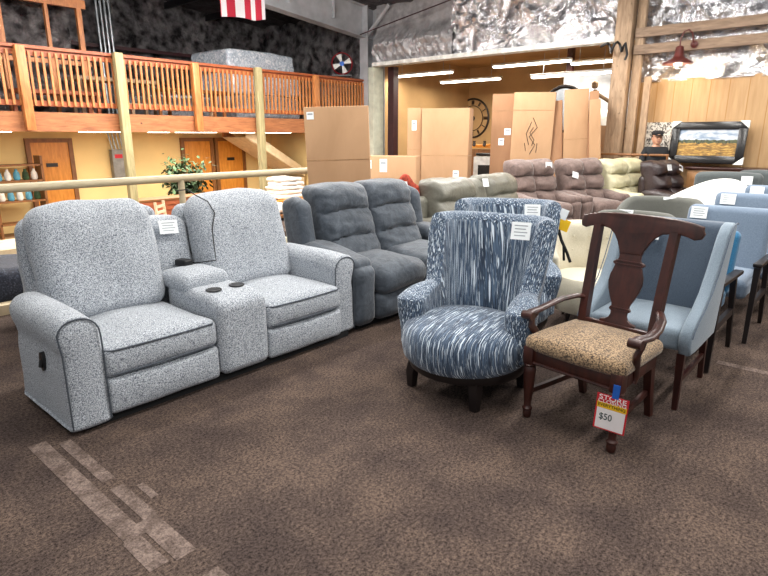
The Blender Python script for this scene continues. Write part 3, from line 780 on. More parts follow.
# red sale sign hanging from the apron
SG = thing('sale_tag', 'red, yellow and white store closing price sign hanging by blue tape from the dining armchair', 'sign', (2.640, .840, .250), -86)
SG.rotation_euler = (R(4), R(3), R(-84))
m = MB(); m.box((0, 0, -.02), (.150, .002, .195)); m.mi = 1; m.box((0, -.0015, -.055), (.134, .001, .112)); m.mi = 2; m.box((0, -.0015, .018), (.140, .001, .032)); m.build('card', ['red', 'whitep', 'yellow'], SG)
m = MB(); m.box((.01, -.002, .105), (.032, .002, .075)); m.build('tape_strip', 'bluetape', SG)
def text(s, size, loc, mat, parent, name, w=None):
    cu = bpy.data.curves.new('t', 'FONT'); cu.body = s; cu.size = size; cu.extrude = .0004; cu.align_x = 'CENTER'; cu.align_y = 'CENTER'; cu.offset = size*.008
    o = bpy.data.objects.new('t', cu); COL.objects.link(o)
    bpy.context.view_layer.update()
    me = bpy.data.meshes.new_from_object(o.evaluated_get(bpy.context.evaluated_depsgraph_get()))
    bpy.data.objects.remove(o)
    x = bpy.data.objects.new(name, me); COL.objects.link(x); me.materials.clear(); me.materials.append(M[mat])
    if w:
        xs = [v.co.x for v in me.vertices]; k = w/(max(xs)-min(xs))
        for v in me.vertices: v.co.x *= k
    x.parent = parent; x.location = loc; x.rotation_euler = (PI/2, 0, 0); return x
text('STORE', .034, (0, -.0025, .061), 'whitep', SG, 'lettering', .128)
text('CLOSING', .026, (0, -.0025, .040), 'whitep', SG, 'lettering', .132)
text('EVERYTHING', .022, (0, -.0025, .018), 'blackp', SG, 'lettering', .128)
text('$50', .050, (-.022, -.0025, -.045), 'inkd', SG, 'price', .06)

# ------------------------------------------------------------------ slate blue wing chair and followers
S = thing('accent_chair', 'slate blue upholstered chair with pale sloping wing sides and cherry wooden legs', 'chair', (3.70, 1.01, 0), -90)
side = [(-.33, .40), (-.335, .455), (-.31, .49), (-.25, .53), (-.15, .575), (-.03, .66), (.065, .78), (.13, .885), (.18, .97), (.24, 1.02), (.31, 1.035), (.365, 1.02), (.37, .98), (.34, .80), (.31, .60), (.29, .40), (.26, .33), (-.20, .33), (-.30, .34)]
for sx in (-1, 1):
    m = MB(); m.prism(side, 'x', -.035, .035, .018)
    for v in m.bm.verts: v.co.x += sx*(.29+.03*max(0, v.co.z-.45))
    a = m.build('wing_side', 'mist', S)
    m = MB()
    m.sweep([(sx*(.33+.03*max(0, z-.45)), y, z) for y, z in side[1:12]], .0035, 5); m.build('welt', 'slate', a)
m = MB(); m.rbox((0, .24, .70), (.58, .12, .66), .045, (8, 3, 8), lambda x, y, z, u, v, w: (x*(1+.06*(w+1)/2), y+.10*(w+1)/2+(.03*u*u*-1 if v < 0 else 0), z)); m.build('backrest', 'slate', S)
m = MB(); m.rbox((0, -.04, .42), (.555, .54, .13), .04, (8, 8, 2), lambda x, y, z, u, v, w: (x, y-.02*(1-u*u)*(v < 0), z+(.025*(1-u*u)*(1-v*v) if w > 0 else 0))); m.build('seat', 'mist', S)
for sx in (-1, 1):
    m = MB(); m.sweep([(sx*.275, -.285, .345), (sx*.28, -.295, 0)], [.03, .02], 4, up=(1, 1, 0)); m.build('leg', 'cherry_d', S)
    m = MB(); m.sweep([(sx*.27, .26, .345), (sx*.275, .31, 0)], [.028, .02], 4, up=(1, 1, 0)); m.build('leg', 'cherry_d', S)
    m = MB(); m.box((sx*.275, 0, .17), (.02, .54, .03)); m.build('side_stretcher', 'cherry_d', S)
price_card(S, (-.12, .205, .95), .13, .10, (-10, 3, 0))

def woodarm(loc, label, seatm, backm, H=.86, woodm='espresso', bw=.56, group=None):
    S = thing('open_arm_chair', label, 'chair', loc, -90, group)
    m = MB(); m.rbox((0, .0, .40), (bw, .56, .15), .05, (6, 6, 2), seat_fn(.02), nr=3); m.build('seat', seatm, S)
    m = MB(); m.rbox((0, .26, (H+.42)/2), (bw+.02, .13, H-.40), .05, (6, 3, 6), lambda x, y, z, u, v, w: (x, y+.16*(w+1)/2, z)); m.build('backrest', backm, S)
    for sx in (-1, 1):
        X = sx*(bw/2+.045)
        m = MB(); m.box((X, .02, .60), (.06, .64, .028), E(-2, 0, 0), .006); m.build('armrest', woodm, S)
        m = MB(); m.sweep([(X, -.26, .59), (X, -.30, 0)], [.03, .02], 4, up=(1, 1, 0)); m.build('front_leg', woodm, S)
        m = MB(); m.sweep([(X, .16, .59), (X, .36, 0)], [.028, .02], 4, up=(1, 1, 0)); m.build('rear_leg', woodm, S)
        m = MB(); m.box((X, -.02, .31), (.03, .52, .05)); m.build('side_rail', woodm, S)
    return S
woodarm((4.42, 1.05, 0), 'bright teal blue armchair with flat dark wooden arms behind the slate blue chair', 'teal', 'teal', .86)
o = woodarm((5.24, 1.00, 0), 'light steel blue armchair with flat dark wooden arms, right behind the teal chair', 'ltblue', 'ltblue', .95, bw=.62, group='light steel blue armchairs')
price_card(o, (-.22, .32, .90), .13, .10, (-12, 0, 0))
o = woodarm((6.08, .95, 0), 'light steel blue armchair with dark wooden arms, second of its kind behind the teal chair', 'ltblue', 'ltblue', 1.0, bw=.66, group='light steel blue armchairs')
price_card(o, (-.22, .33, .95), .13, .10, (-12, 0, 0))
o = woodarm((6.95, .85, 0), 'light steel blue armchair with dark wooden arms, the farthest one, right of the white chaise', 'ltblue', 'ltblue', 1.02, bw=.66, group='light steel blue armchairs')
price_card(o, (-.22, .33, .97), .13, .10, (-12, 0, 0))

def tub(name, loc, rz, label, cat, mat, r=.34, H=.80, seatz=.42, tuft=0, group=None, legm='espresso', armh=.62):
    S = thing(name, label, cat, loc, rz, group); L = PI*r*1.25
    def bf(x, y, z, u, v, w):
        an = (x/(L/2))*PI*.66; rr = r+y; k = (w+1)/2
        top = H-(H-armh)*sstep(.35, 1, abs(an)/(PI*.66)); zz = .14+(top-.14)*k
        if tuft and v < 0 and abs(an) < 1.4: rr += -.02*abs(math.sin(an*5))*abs(math.sin(k*9))
        rr += .10*max(0, zz-.4)
        return math.sin(an)*rr, math.cos(an)*rr-.02, zz
    m = MB(); m.rbox((0, 0, 0), (L, .10, .6), .048, (40, 2, 16), bf, nr=3); m.build('tub_back', mat, S)
    m = MB(); m.lathe([(.02, .13), (r-.02, .14), (r, .2), (r, seatz-.05), (r-.04, seatz), (.02, seatz+.03)], (0, -.02, 0), 32); m.build('seat', mat, S)
    for k in range(4):
        an = PI/4+PI/2*k; m = MB(); m.cyl((math.cos(an)*r*.7, math.sin(an)*r*.7, .15), (math.cos(an)*r*.78, math.sin(an)*r*.78, 0), .02, .014, 10); m.build('leg', legm, S)
    return S
S = tub('tub_chair', (4.66, 1.78, 0), -62, 'small ivory tufted tub chair behind the back of the dining armchair', 'chair', 'ivory', .32, .83, tuft=1, armh=.6)
for a in (-.5, 0, .5):
    for z in (.58, .70):
        m = MB(); m.lathe([(.001, -.004), (.010, -.002), (.010, .004), (.001, .008)], (0, 0, 0), 10); m.build('button', 'ivory', S, (math.sin(a)*.285, math.cos(a)*.285-.02, z), (R(90), 0, -a))
S = tub('tub_chair', (5.55, 1.78, 0), -80, 'dark grey felt tub chair, the nearer of two behind the slate blue chair', 'chair', 'charcoal_b', .36, .83, group='dark grey tub chairs'); price_card(S, (-.10, .33, .79), .13, .09, (-10, 0, 0))
S = tub('tub_chair', (6.42, 1.78, 0), -80, 'dark grey felt tub chair, the farther of two, in front of the white chair', 'chair', 'charcoal_b', .38, .90, group='dark grey tub chairs'); price_card(S, (.05, .36, .85), .13, .09, (-10, 0, 0))
# white swooping chaise
S = thing('chaise_longue', 'large white upholstered chaise with a broad sloping back among the tub chairs', 'chaise', (7.55, 1.72, 0), -78)
def ch(x, y, z, u, v, w):
    t = (u+1)/2; top = .62+.40*sstep(0, .75, t)-.10*sstep(.8, 1, t)
    return x, y+.12*(w+1)/2, .12+(top-.12)*(w+1)/2+.02*(1-v*v)
m = MB(); m.rbox((-.05, .30, 0), (1.35, .34, .8), .14, (16, 4, 8), ch, nr=5); m.build('backrest', 'white', S)
m = MB(); m.rbox((-.05, -.08, .29), (1.3, .70, .32), .10, (8, 6, 3), seat_fn(.02), nr=4); m.build('seat', 'white', S)
for sx in (-.55, .5):
    for y in (-.3, .3):
        m = MB(); m.cyl((sx, y, .16), (sx, y, 0), .022, .016, 10); m.build('leg', 'espresso', S)
def blockchair(loc, label, cardx):
    S = thing('lounge_chair', label, 'chair', loc, -84, 'charcoal lounge chairs')
    m = MB(); m.rbox((0, .28, .66), (.80, .20, .80), .07, (6, 3, 6), lambda x, y, z, u, v, w: (x, y+.08*(w+1)/2, z+.02*(1-u*u)*w)); m.build('backrest', 'charcoal', S)
    m = MB(); m.rbox((0, -.08, .38), (.62, .62, .18), .06, (4, 4, 2)); m.build('seat', 'charcoal', S)
    for sx in (-1, 1):
        m = MB(); m.rbox((sx*.36, -.05, .38), (.12, .66, .48), .05, (3, 4, 4)); m.build('armrest', 'charcoal', S)
        for y in (-.3, .3):
            m = MB(); m.cyl((sx*.34, y, .16), (sx*.34, y, 0), .02, .015, 10); m.build('leg', 'espresso', S)
    price_card(S, (cardx, .215, .98), .13, .11, (-6, 0, 0)); return S
blockchair((8.55, 1.62, 0), 'charcoal grey lounge chair with a card on its back, directly behind the white chaise', .22)
blockchair((9.3, 1.25, 0), 'charcoal grey lounge chair standing between its twin and the wooden cabinet', .1)
blockchair((8.3, .52, 0), 'charcoal grey lounge chair cut by the right edge of the photo', -.1)

# ------------------------------------------------------------------ carpet marks
for k, (x, y0, y1, w) in enumerate(((.785, 1.80, 2.02, .075), (.885, 1.78, 2.10, .085), (.80, 2.02, 3.1, .085), (.905, 2.1, 2.42, .06), (.905, 2.5, 3.02, .06), (.88, 1.30, 1.64, .10), (.985, 2.22, 2.36, .035))):
    lab = ('pale worn carpet strip, short left one of the lower pair near the bottom edge', 'pale worn strip in the brown carpet, short right one of the lower pair', 'pale worn strip in the brown carpet, the longest one left of the loveseat corner',
           'pale worn strip in the brown carpet, thin piece in the middle of the row', 'pale worn strip in the brown carpet, thin piece nearest the loveseat', 'pale worn strip in the brown carpet cut off by the bottom edge', 'tiny pale worn sliver in the brown carpet beside the middle strips')[k]
    m = MB(); m.box((x, (y0+y1)/2, .0012), (w, y1-y0, .002)); tag(m.build('carpet_patch', 'worn'), lab, 'carpet mark', 'worn carpet strips left of the loveseat')
m = MB(); m.box((4.38, .50, .0012), (.07, .42, .002)); tag(m.build('carpet_patch', 'worn'), 'pale worn strip in the brown carpet right of the slate blue chair', 'carpet mark')

# ------------------------------------------------------------------ cartons
def carton(label, c, size, rz, tilt=(0, 0), mat='card', seams=(.33, .8), labels=(), group='standing cardboard cartons', mark=False):
    """c: base centre; size (w, d, h); front is local -y"""
    w, d, h = size; S = thing('cardboard_carton', label, 'cardboard box', c, rz, group); S.rotation_euler = (R(tilt[0]), R(tilt[1]), R(rz))
    m = MB(); m.box((0, 0, h/2), (w, d, h), bev=.006); m.build('box_body', mat, S)
    m = MB()
    for s in seams: m.box((0, 0, h*s), (w+.004, d+.004, .012))
    m.build('packing_tape', 'tape', S)
    for lx, lz, lw, lh in labels:
        m = MB(); m.box((lx, -d/2-.004, lz), (lw, .004, lh)); m.mi = 1; m.box((lx, -d/2-.0065, lz+lh*.2), (lw*.7, .002, lh*.2)); m.build('shipping_label', ['paper', 'ink'], S)
    if mark:
        m = MB()
        for pts in ([(0, .22), (.09, .10), (-.05, -.02), (.07, -.12), (-.02, -.24)], [(-.02, .17), (-.11, .02), (-.05, -.12)], [(.02, .10), (-.04, .03), (.05, -.06), (.01, -.13)], [(-.13, -.10), (-.10, -.20)], [(.11, -.1), (.10, -.22)]):
            m.sweep([(a, -d/2-.004, h*.66+b*1.5) for a, b in pts], .006, 5)
        m.build('printed_flame_mark', 'blackp', S)
    return S
carton('tall plain cardboard carton leaning behind the slate grey loveseat', (5.30, 5.38, 0), (.80, .16, 1.90), -50, (3, -1.5), seams=(.42, .66), labels=((-.32, 1.80, .09, .09),))
carton('low wide cardboard carton with two white labels beside the white post', (8.5, 7.25, 0), (1.0, .5, 1.17), -62, seams=(), labels=((-.40, 1.02, .1, .16), (-.12, 1.0, .14, .24)))
carton('narrow tall cardboard carton with a white label, left of the wide one under the clock', (10.0, 7.84, 0), (.30, .5, 2.1), -66, (0, 0), seams=(.6,), labels=((0, 1.75, .1, .2),))
carton('wide tall cardboard carton with side tape line under the clock', (10.1, 7.12, 0), (.98, .5, 2.08), -66, (0, 0), seams=(.55,), labels=((.25, .75, .12, .2),))
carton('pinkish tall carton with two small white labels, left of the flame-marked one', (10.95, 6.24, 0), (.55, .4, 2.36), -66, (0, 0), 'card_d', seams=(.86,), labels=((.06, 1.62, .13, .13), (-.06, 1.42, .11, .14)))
carton('tall carton with a black printed flame mark on its front', (10.85, 5.60, 0), (.78, .4, 2.36), -66, (2, 1), seams=(.86,), mark=True)
carton('darker brown carton side, between the flame-marked carton and the slim pale one', (11.15, 5.08, 0), (.22, .5, 2.2), -66, (0, -4), 'card_d', seams=(.3,))
carton('slim pale tall carton with a small label low on its front', (11.15, 4.72, 0), (.44, .3, 2.4), -66, (2, -3), seams=(.62,), labels=((0, .95, .1, .15),))
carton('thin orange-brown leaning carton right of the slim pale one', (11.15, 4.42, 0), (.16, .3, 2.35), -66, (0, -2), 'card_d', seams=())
carton('thin greenish leaning carton nearest the timber column', (11.05, 4.24, 0), (.20, .2, 2.2), -66, (0, -5), seams=(.5,))
carton('short carton standing low between the leaning cartons and the timber column', (12.6, 4.85, 0), (.6, .3, 1.75), -66, (0, 0), seams=(.5,), labels=((.12, 1.35, .08, .16),))

# red box beside the white post
m = MB(); m.box((0, 0, .85), (.30, .2, 1.72), E(0, -2, 0), .006); m.mi = 1; m.box((0, -.103, .75), (.3, .004, .07), E(0, -2, 0))
tag(m.build('red_carton', ['red_box', 'paper'], None, (8.9, 8.55, 0), (0, 0, R(-50))), 'slim crimson box standing behind the tall carton, beside the white post', 'box')
m = MB(); m.rbox((0, 0, .0), (.34, .16, .34), .07, (6, 3, 6), lambda x, y, z, u, v, w: (x*(1+.15*abs(u*w)), y*(1-.5*max(abs(u), abs(w))), z*(1+.15*abs(u*w))), nr=3)
tag(m.build('cushion', 'rug', None, (5.08, 4.15, .90), (R(14), R(38), R(-10))), 'rust red cushion wedged between the slate grey and taupe loveseats', 'cushion')

# stove
S = thing('electric_stove', 'small white fireplace stove with dark glass door between cartons', 'stove', (11.4, 6.93, .55), -66)
m = MB(); m.box((0, 0, .26), (.56, .34, .56), bev=.02); m.mi = 1; m.box((0, -.04, .585), (.46, .24, .06), bev=.01); m.build('body', ['housing', 'black'], S)
m = MB(); m.box((0, -.175, .24), (.42, .02, .32), bev=.01); d = m.build('door', 'housing', S)
m = MB(); m.box((0, -.188, .24), (.34, .01, .24)); m.build('glass', 'glassblack', d)
for x in (-.22, .22):
    m = MB(); m.cyl((x, -.1, 0), (x, -.1, -.06), .02, .025, 8); m.build('leg', 'housing', S)
m = MB(); m.box((0, 0, .22), (1.2, .5, .44), bev=.01)
tag(m.build('display_plinth', 'card_d', None, (11.4, 6.93, .05), (0, 0, R(-66))), 'low brown plinth carrying the white stove', 'plinth')

# clock
S = thing('wall_clock', 'big round open iron clock with roman style numerals on the ochre wall', 'clock', (16.96, 10.95, 2.1))
def yz(r, a): return (0, r*math.sin(a), r*math.cos(a))
m = MB(); m.sweep([yz(.62, 2*PI*i/48) for i in range(48)], .03, 8, closed=True); m.sweep([yz(.40, 2*PI*i/48) for i in range(48)], .012, 6, closed=True); m.build('rim', 'clockm', S)
for k in range(12):
    a = 2*PI*k/12; m = MB()
    for off in ((-.035, 0, .035) if k % 3 == 0 else (-.018, .018) if k % 2 else (0,)):
        p = Vector(yz(.44, a)); q = Vector(yz(.57, a)); s = Vector((0, math.cos(a), -math.sin(a)))*off
        m.sweep([p+s, q+s], .013, 5)
    m.build('numeral', 'clockm', S)
m = MB(); m.lathe([(.001, -.01), (.09, -.01), (.09, .02), (.001, .03)], (0, 0, 0), 24)
for v in m.bm.verts: v.co = Vector((-v.co.z, v.co.x, v.co.y))
m.build('hub', 'clockm', S)
m = MB(); m.sweep([(-.03, 0, 0), (-.03, .26, -.12)], [.016, .006], 6); m.build('hour_hand', 'clockm', S)
m = MB(); m.sweep([(-.03, 0, 0), (-.03, -.05, -.5)], [.014, .005], 6); m.build('minute_hand', 'clockm', S)
S = thing('console_shelf', 'gilt curved wall shelf with trinkets below the clock', 'shelf', (12.7, 7.9, 1.30), 0)
m = MB(); m.sweep([(0, .5*math.cos(t/10*PI), .12*abs(math.cos(t/10*PI))**3) for t in range(11)], .03, 8); m.box((0, 0, -.04), (.2, .9, .03)); m.build('shelf_board', 'yellow' if 0 else 'oak', S)
for q in (-.35, -.1, .2):
    m = MB(); m.lathe([(.02, 0), (.05, .03), (.03, .10), (.04, .14)], (0, 0, 0), 12); tag(m.build('trinket', 'clockm', None, (12.68, 7.9+q, 1.275)), 'little dark trinket on the gilt shelf under the clock', 'ornament', 'trinkets under the clock')
m = MB(); m.box((0, 0, .6), (.1, .8, 1.22)); m.build('shelf_support', 'oaktrim', S, (0, 0, -1.3))

# round mirror top, painting and console behind the leaning cartons
S = thing('round_mirror', 'round dark-rimmed mirror standing behind the flame-marked carton', 'mirror', (13.0, 5.95, 2.12))
m = MB(); m.sweep([(0, .5*math.cos(2*PI*i/40), .5*math.sin(2*PI*i/40)) for i in range(40)], .045, 8, closed=True); m.build('frame', 'frame', S)
m = MB(); m.cyl((0, 0, 0), (.02, 0, 0), .48, .48, 40); m.build('mirror_glass', 'grey_metal', S)
m = MB(); m.box((0, 0, .8), (.5, .9, 1.62)); tag(m.build('crate', 'card_d', None, (13.1, 6.05, 0)), 'tall brown crate carrying the round mirror behind the cartons', 'crate')
S = thing('upholstered_bench', 'white curved bench with a dark lower rim above the short carton', 'bench', (13.4, 5.05, 1.62), 0)
m = MB(); m.rbox((0, 0, .22), (.5, 1.15, .5), .15, (4, 8, 4), lambda x, y, z, u, v, w: (x, y, z+(.10*v*v if w < 0 else .12*v)), nr=4); m.build('seat', 'cloth_w', S)
m = MB(); m.sweep([(-.22, -.6+.12*i, .0+.1*((i-5)/5)**2) for i in range(11)], .03, 8); m.build('rim', 'frame', S)
m = MB(); m.box((0, 0, -.82), (.4, 1.0, 1.56)); m.build('stand', 'oaktrim', S)
m = MB()
def art(u, v):
    return Vector((13.75, 4.7+1.2*(1-u), 2.1+1.0*v))
m.box((13.8, 5.5, 2.45), (.03, 1.7, 1.0)); tag(m.build('wall_panel', 'steel'), 'pale panel standing upright behind the white bench', 'panel')
S = thing('figurine', 'slender brown figurine with outstretched arm beside the white bench', 'statue', (12.98, 5.25, 2.0))
m = MB(); m.sweep([(0, 0, .1), (0, -.02, .35), (0, -.02, .52)], [.07, .09, .04], 10); m.sweep([(0, -.02, .45), (0, -.25, .32), (0, -.5, .16), (0, -.62, .06)], [.045, .04, .035, .02], 8); m.build('torso', 'stem', S)
m = MB(); m.rbox((0, .0, .62), (.13, .14, .17), .06, (2, 2, 2)); m.build('head', 'stem', S)
m = MB(); m.box((0, 0, -.98), (.12, .12, 2.0)); m.build('pedestal', 'oaktrim', S)

# ------------------------------------------------------------------ panelled wall: cabinet, painting, art, lamp, cord
S = thing('sideboard', 'long honey oak sideboard with panelled doors under the framed landscape', 'cabinet', (11.57, 2.02, 0), -90)
m = MB(); m.box((0, 0, .50), (1.5, .5, .94), bev=.008); m.build('body', 'oak2', S)
m = MB(); m.box((0, -.01, .99), (1.56, .56, .04), bev=.008); m.build('top', 'cherry_d', S)
for k in range(3):
    x = -.5+.5*k; m = MB(); m.box((x, -.262, .50), (.46, .025, .82), bev=.004); m.box((x, -.277, .50), (.30, .012, .66), bev=.004); d = m.build('door', 'oak2', S)
    m = MB(); m.sweep([(x+(.18 if k % 2 == 0 else -.18), -.27, .6), (x+(.18 if k % 2 == 0 else -.18), -.30, .6)], .015, 8); m.build('knob', 'frame', d)
S = thing('framed_painting', 'framed landscape of golden fields in a wide black frame leaning on the sideboard', 'painting', (11.62, 2.58, 1.42)); S.scale = (.94, .94, .94); S.rotation_euler = (0, R(8), 0)
m = MB(); m.box((0, 0, 0), (.02, 1.0, .56)); m.build('canvas', 'painting', S)
m = MB()
Wf, Hf, b = .64, .385, .145
for y, z, sy, sz in ((0, Hf-b/2, 2*Wf, b), (0, -Hf+b/2, 2*Wf, b), (Wf-b/2, 0, b, 2*Hf), (-Wf+b/2, 0, b, 2*Hf)): m.box((-.02, y, z), (.05, sy, sz), bev=.015)
f = m.build('picture_frame', 'frame', S)
for sy in (-1, 1):
    for sz in (-1, 1):
        m = MB(); m.prism([(sy*(Wf+.01), sz*(Hf+.01)), (sy*(Wf-.15), sz*(Hf+.01)), (sy*(Wf+.01), sz*(Hf-.13))], 'x', -.055, .01); m.build('corner_guard', 'housing', f)
m = MB(); m.box((0, 0, 0), (.03, .62, .95)); tag(m.build('abstract_art', 'mottle', None, (11.80, 3.52, 1.31)), 'mottled black and white art panel on the wall behind the person', 'artwork')
m = MB(); m.sweep([(11.3, 4.5, 1.20), (11.3, 3.1, 1.20)], .022, 8); m.sweep([(11.3, 4.45, 1.2), (11.3, 4.45, 0)], .02, 6); m.sweep([(11.3, 3.12, 1.2), (11.3, 3.12, 0)], .02, 6)
tag(m.build('hand_rail', 'oaktrim'), 'thin brown rail in front of the timber column', 'rail')
S = thing('barn_lamp', 'rust red gooseneck barn lamp on the beams above the panelled wall', 'lamp', (11.3, 3.14, 2.74))
m = MB(); m.lathe([(.245, .0), (.235, .03), (.12, .09), (.075, .14), (.065, .27), (.05, .29), (.02, .30)], (0, 0, 0), 32); m.build('lamp_shade', 'rust', S)
m = MB(); m.lathe([(.01, -.02), (.06, -.015), (.06, .03), (.01, .04)], (0, 0, 0), 16); m.build('bulb', 'tube', S)
m = MB(); m.sweep([(0, 0, .29), (-.01, 0, .42), (.0, -.04, .52), (.04, -.10, .55), (.09, -.15, .50), (.12, -.17, .38), (.2, -.17, .33)], .013, 8); m.build('gooseneck', 'rust', S)
m = MB(); m.lathe([(.01, 0), (.06, .0), (.06, .03), (.01, .06)], (0, 0, 0), 16); o = m.build('wall_mount', 'rust', S, (.225, -.17, .33), (0, -PI/2, 0))
m = MB(); m.sweep([(11.35, 4.55, 3.16), (11.33, 4.42, 3.2)]+[(11.32+.06*math.sin(t*.9), 4.42-.045*t*.6, 3.12+.09*math.cos(t*.9)) for t in range(14)]+[(11.32, 4.03, 2.98), (11.32, 4.06, 2.88)], .022, 8)
tag(m.build('coiled_cord', 'black'), 'black coiled cord hanging at the top of the timber column', 'cord')

# ------------------------------------------------------------------ person
def skinned(name, verts, edges, radii, mat, parent, levels=2, root=0):
    me = bpy.data.meshes.new(name); me.from_pydata(verts, edges, [])
    o = bpy.data.objects.new(name, me); COL.objects.link(o)
    md = o.modifiers.new('s', 'SKIN'); md.use_smooth_shade = True
    me.skin_vertices[0].data[root].use_root = True
    for i, r in enumerate(radii): me.skin_vertices[0].data[i].radius = r if isinstance(r, tuple) else (r, r)
    sb = o.modifiers.new('b', 'SUBSURF'); sb.levels = levels; sb.render_levels = levels
    me.materials.append(M[mat])
    bpy.context.view_layer.update()
    dg = bpy.context.evaluated_depsgraph_get(); nm = bpy.data.meshes.new_from_object(o.evaluated_get(dg))
    o.modifiers.clear(); o.data = nm; o.name = name; nm.shade_smooth() 
    if not nm.materials: nm.materials.append(M[mat])
    if parent: o.parent = parent
    return o
PS = thing('person', 'person in a black cap and dark shirt standing behind the dark brown recliner', 'person', (11.45, 3.38, 0), -55)
V = [(0, 0, .86), (0, 0, .98), (0, -.01, 1.12), (0, 0, 1.26), (0, 0, 1.34), (0, -.01, 1.40), (0, -.015, 1.44), (0, -.02, 1.50), (0, -.015, 1.56)]
Ed = [(i, i+1) for i in range(8)]; Rr = [(.15, .11), (.14, .10), (.155, .11), (.15, .10), (.08, .07), (.05, .05), (.06, .07), (.075, .09), (.06, .075)]
for s in (-1, 1):
    b = len(V); V += [(s*.17, 0, 1.29), (s*.22, .01, 1.14), (s*.24, -.04, 1.02), (s*.17, -.20, .98), (s*.10, -.26, .99)]
    Ed += [(3, b)]+[(b+i, b+i+1) for i in range(4)]; Rr += [.055, .048, .042, .034, .028]
    for k in range(4):
        c = len(V); y = -.27; V += [(s*(.085-.005*k), -.29-.004*k, 1.01-.018*k), (s*.045, -.315, 1.012-.018*k), (s*.02, -.30, 1.01-.018*k)]
        Ed += [(b+4, c), (c, c+1), (c+1, c+2)]; Rr += [.010, .009, .007]
    c = len(V); V += [(s*.08, -.255, 1.03), (s*.05, -.28, 1.045)]; Ed += [(b+4, c), (c, c+1)]; Rr += [.012, .009]
    b = len(V); V += [(s*.09, 0, .80), (s*.10, -.01, .47), (s*.10, .02, .10), (s*.10, -.04, .04), (s*.105, -.14, .03)]
    Ed += [(0, b)]+[(b+i, b+i+1) for i in range(4)]; Rr += [.085, .06, .042, .04, .03]
body = skinned('body', V, Ed, Rr, 'skin', PS)
hd = MB(); hd.bm.from_mesh(body.data)
hd.rest = hd.bm.verts.layers.float_vector.get('rest') or hd.bm.verts.layers.float_vector.new('rest')
hd.rbox((0, -.015, 1.495), (.158, .195, .245), .077, (5, 5, 5), lambda x, y, z, u, v, w: (x*(1-.22*sstep(-.1, -1, w)), y*(1-.1*sstep(-.3, -1, w))-(.012*sstep(-.4, -1, w)), z), nr=4)
hd.bm.to_mesh(body.data); hd.bm.free(); body.data.shade_smooth()
sv = [(0, 0, .84), (0, 0, .98), (0, -.01, 1.12), (0, 0, 1.26), (0, 0, 1.345)]; se = [(0, 1), (1, 2), (2, 3), (3, 4)]; sr = [(.17, .13), (.16, .12), (.175, .13), (.165, .115), (.085, .08)]
for s in (-1, 1):
    b = len(sv); sv += [(s*.17, 0, 1.29), (s*.22, .01, 1.14), (s*.24, -.04, 1.02), (s*.19, -.16, .985)]; se += [(3, b), (b, b+1), (b+1, b+2), (b+2, b+3)]; sr += [.07, .062, .055, .046]
skinned('shirt', sv, se, sr, 'shirt', PS)
pv = [(0, 0, .90), (0, 0, .84)]; pe = [(0, 1)]; pr = [(.165, .12), (.16, .12)]
for s in (-1, 1):
    b = len(pv); pv += [(s*.09, 0, .78), (s*.10, -.01, .47), (s*.10, .02, .08)]; pe += [(1, b), (b, b+1), (b+1, b+2)]; pr += [.10, .075, .06]
skinned('trousers', pv, pe, pr, 'jeans', PS)
m = MB(); m.sweep([(0, -.105, 1.51), (0, -.135, 1.48), (0, -.115, 1.468)], [.010, .016, .012], 8); m.build('nose', 'skin', PS)
for s in (-1, 1):
    m = MB(); m.rbox((s*.033, -.108, 1.505), (.024, .014, .012), .006, (1, 1, 1)); m.build('eye', 'eye', PS)
    m = MB(); m.rbox((s*.082, .0, 1.49), (.018, .035, .055), .009, (1, 1, 1)); m.build('ear', 'skin', PS)
m = MB(); m.rbox((0, -.109, 1.437), (.05, .014, .012), .006, (1, 1, 1)); m.build('mouth', 'lips', PS)
m = MB(); m.rbox((0, .03, 1.51), (.17, .17, .14), .06, (3, 3, 3)); m.build('hair', 'hair', PS)
m = MB(); m.rbox((0, -.005, 1.585), (.18, .21, .10), .07, (4, 4, 3), lambda x, y, z, u, v, w: (x, y, max(z, -.03)), nr=4)
m.rbox((0, -.13, 1.556), (.14, .13, .012), .005, (4, 4, 1), lambda x, y, z, u, v, w: (x*(1-.25*(v < 0)*-v), y, z-.02*u*u)); m.build('cap', 'capm', PS)

# ------------------------------------------------------------------ mezzanine things
S = thing('drum_fan', 'round drum fan with red rim standing on the mezzanine by the steel column', 'fan', (11.5, 11.6, 3.40), -45)
m = MB(); m.sweep([(.27*math.cos(2*PI*i/40), 0, .27*math.sin(2*PI*i/40)) for i in range(40)], [(.016, .06)]*40, 8, closed=True); m.build('drum', 'red_box', S)
for k in range(4):
    a = PI/2*k+.35; m = MB(); m.sweep([(.04*math.cos(a), 0, .04*math.sin(a)), (.24*math.cos(a), 0, .24*math.sin(a))], [(.012, .02), (.012, .075)], 8, up=(0, 1, 0)); m.build('blade', 'housing', S)
m = MB(); m.cyl((0, -.05, 0), (0, .05, 0), .06, .06, 16); m.build('hub', 'bluetape', S)
m = MB(); m.box((0, 0, -.30), (.5, .2, .04)); m.sweep([(-.2, 0, -.3), (-.2, 0, -1.48)], .02, 6); m.sweep([(.2, 0, -.3), (.2, 0, -1.48)], .02, 6); m.build('stand', 'black', S)
def mattress(label, c, s, rz=0):
    S = thing('wrapped_mattress', label, 'mattress', c, rz, 'wrapped mattresses stacked on the mezzanine')
    m = MB(); m.rbox((0, 0, s[2]/2), s, .08, (10, 6, 4), lambda x, y, z, u, v, w: (x+wr(x, y, z, 4, .05), y, z+wr(x, y, z, 4, .03)-.02*u*u), nr=3); m.build('mattress_body', 'wrap', S)
mattress('plastic wrapped mattress lying at the bottom of the mezzanine stack', (9.5, 13.0, 1.95), (2.0, 1.6, .56))
mattress('plastic wrapped mattress second from the bottom of the mezzanine stack', (9.5, 13.05, 2.54), (2.1, 1.6, .52))
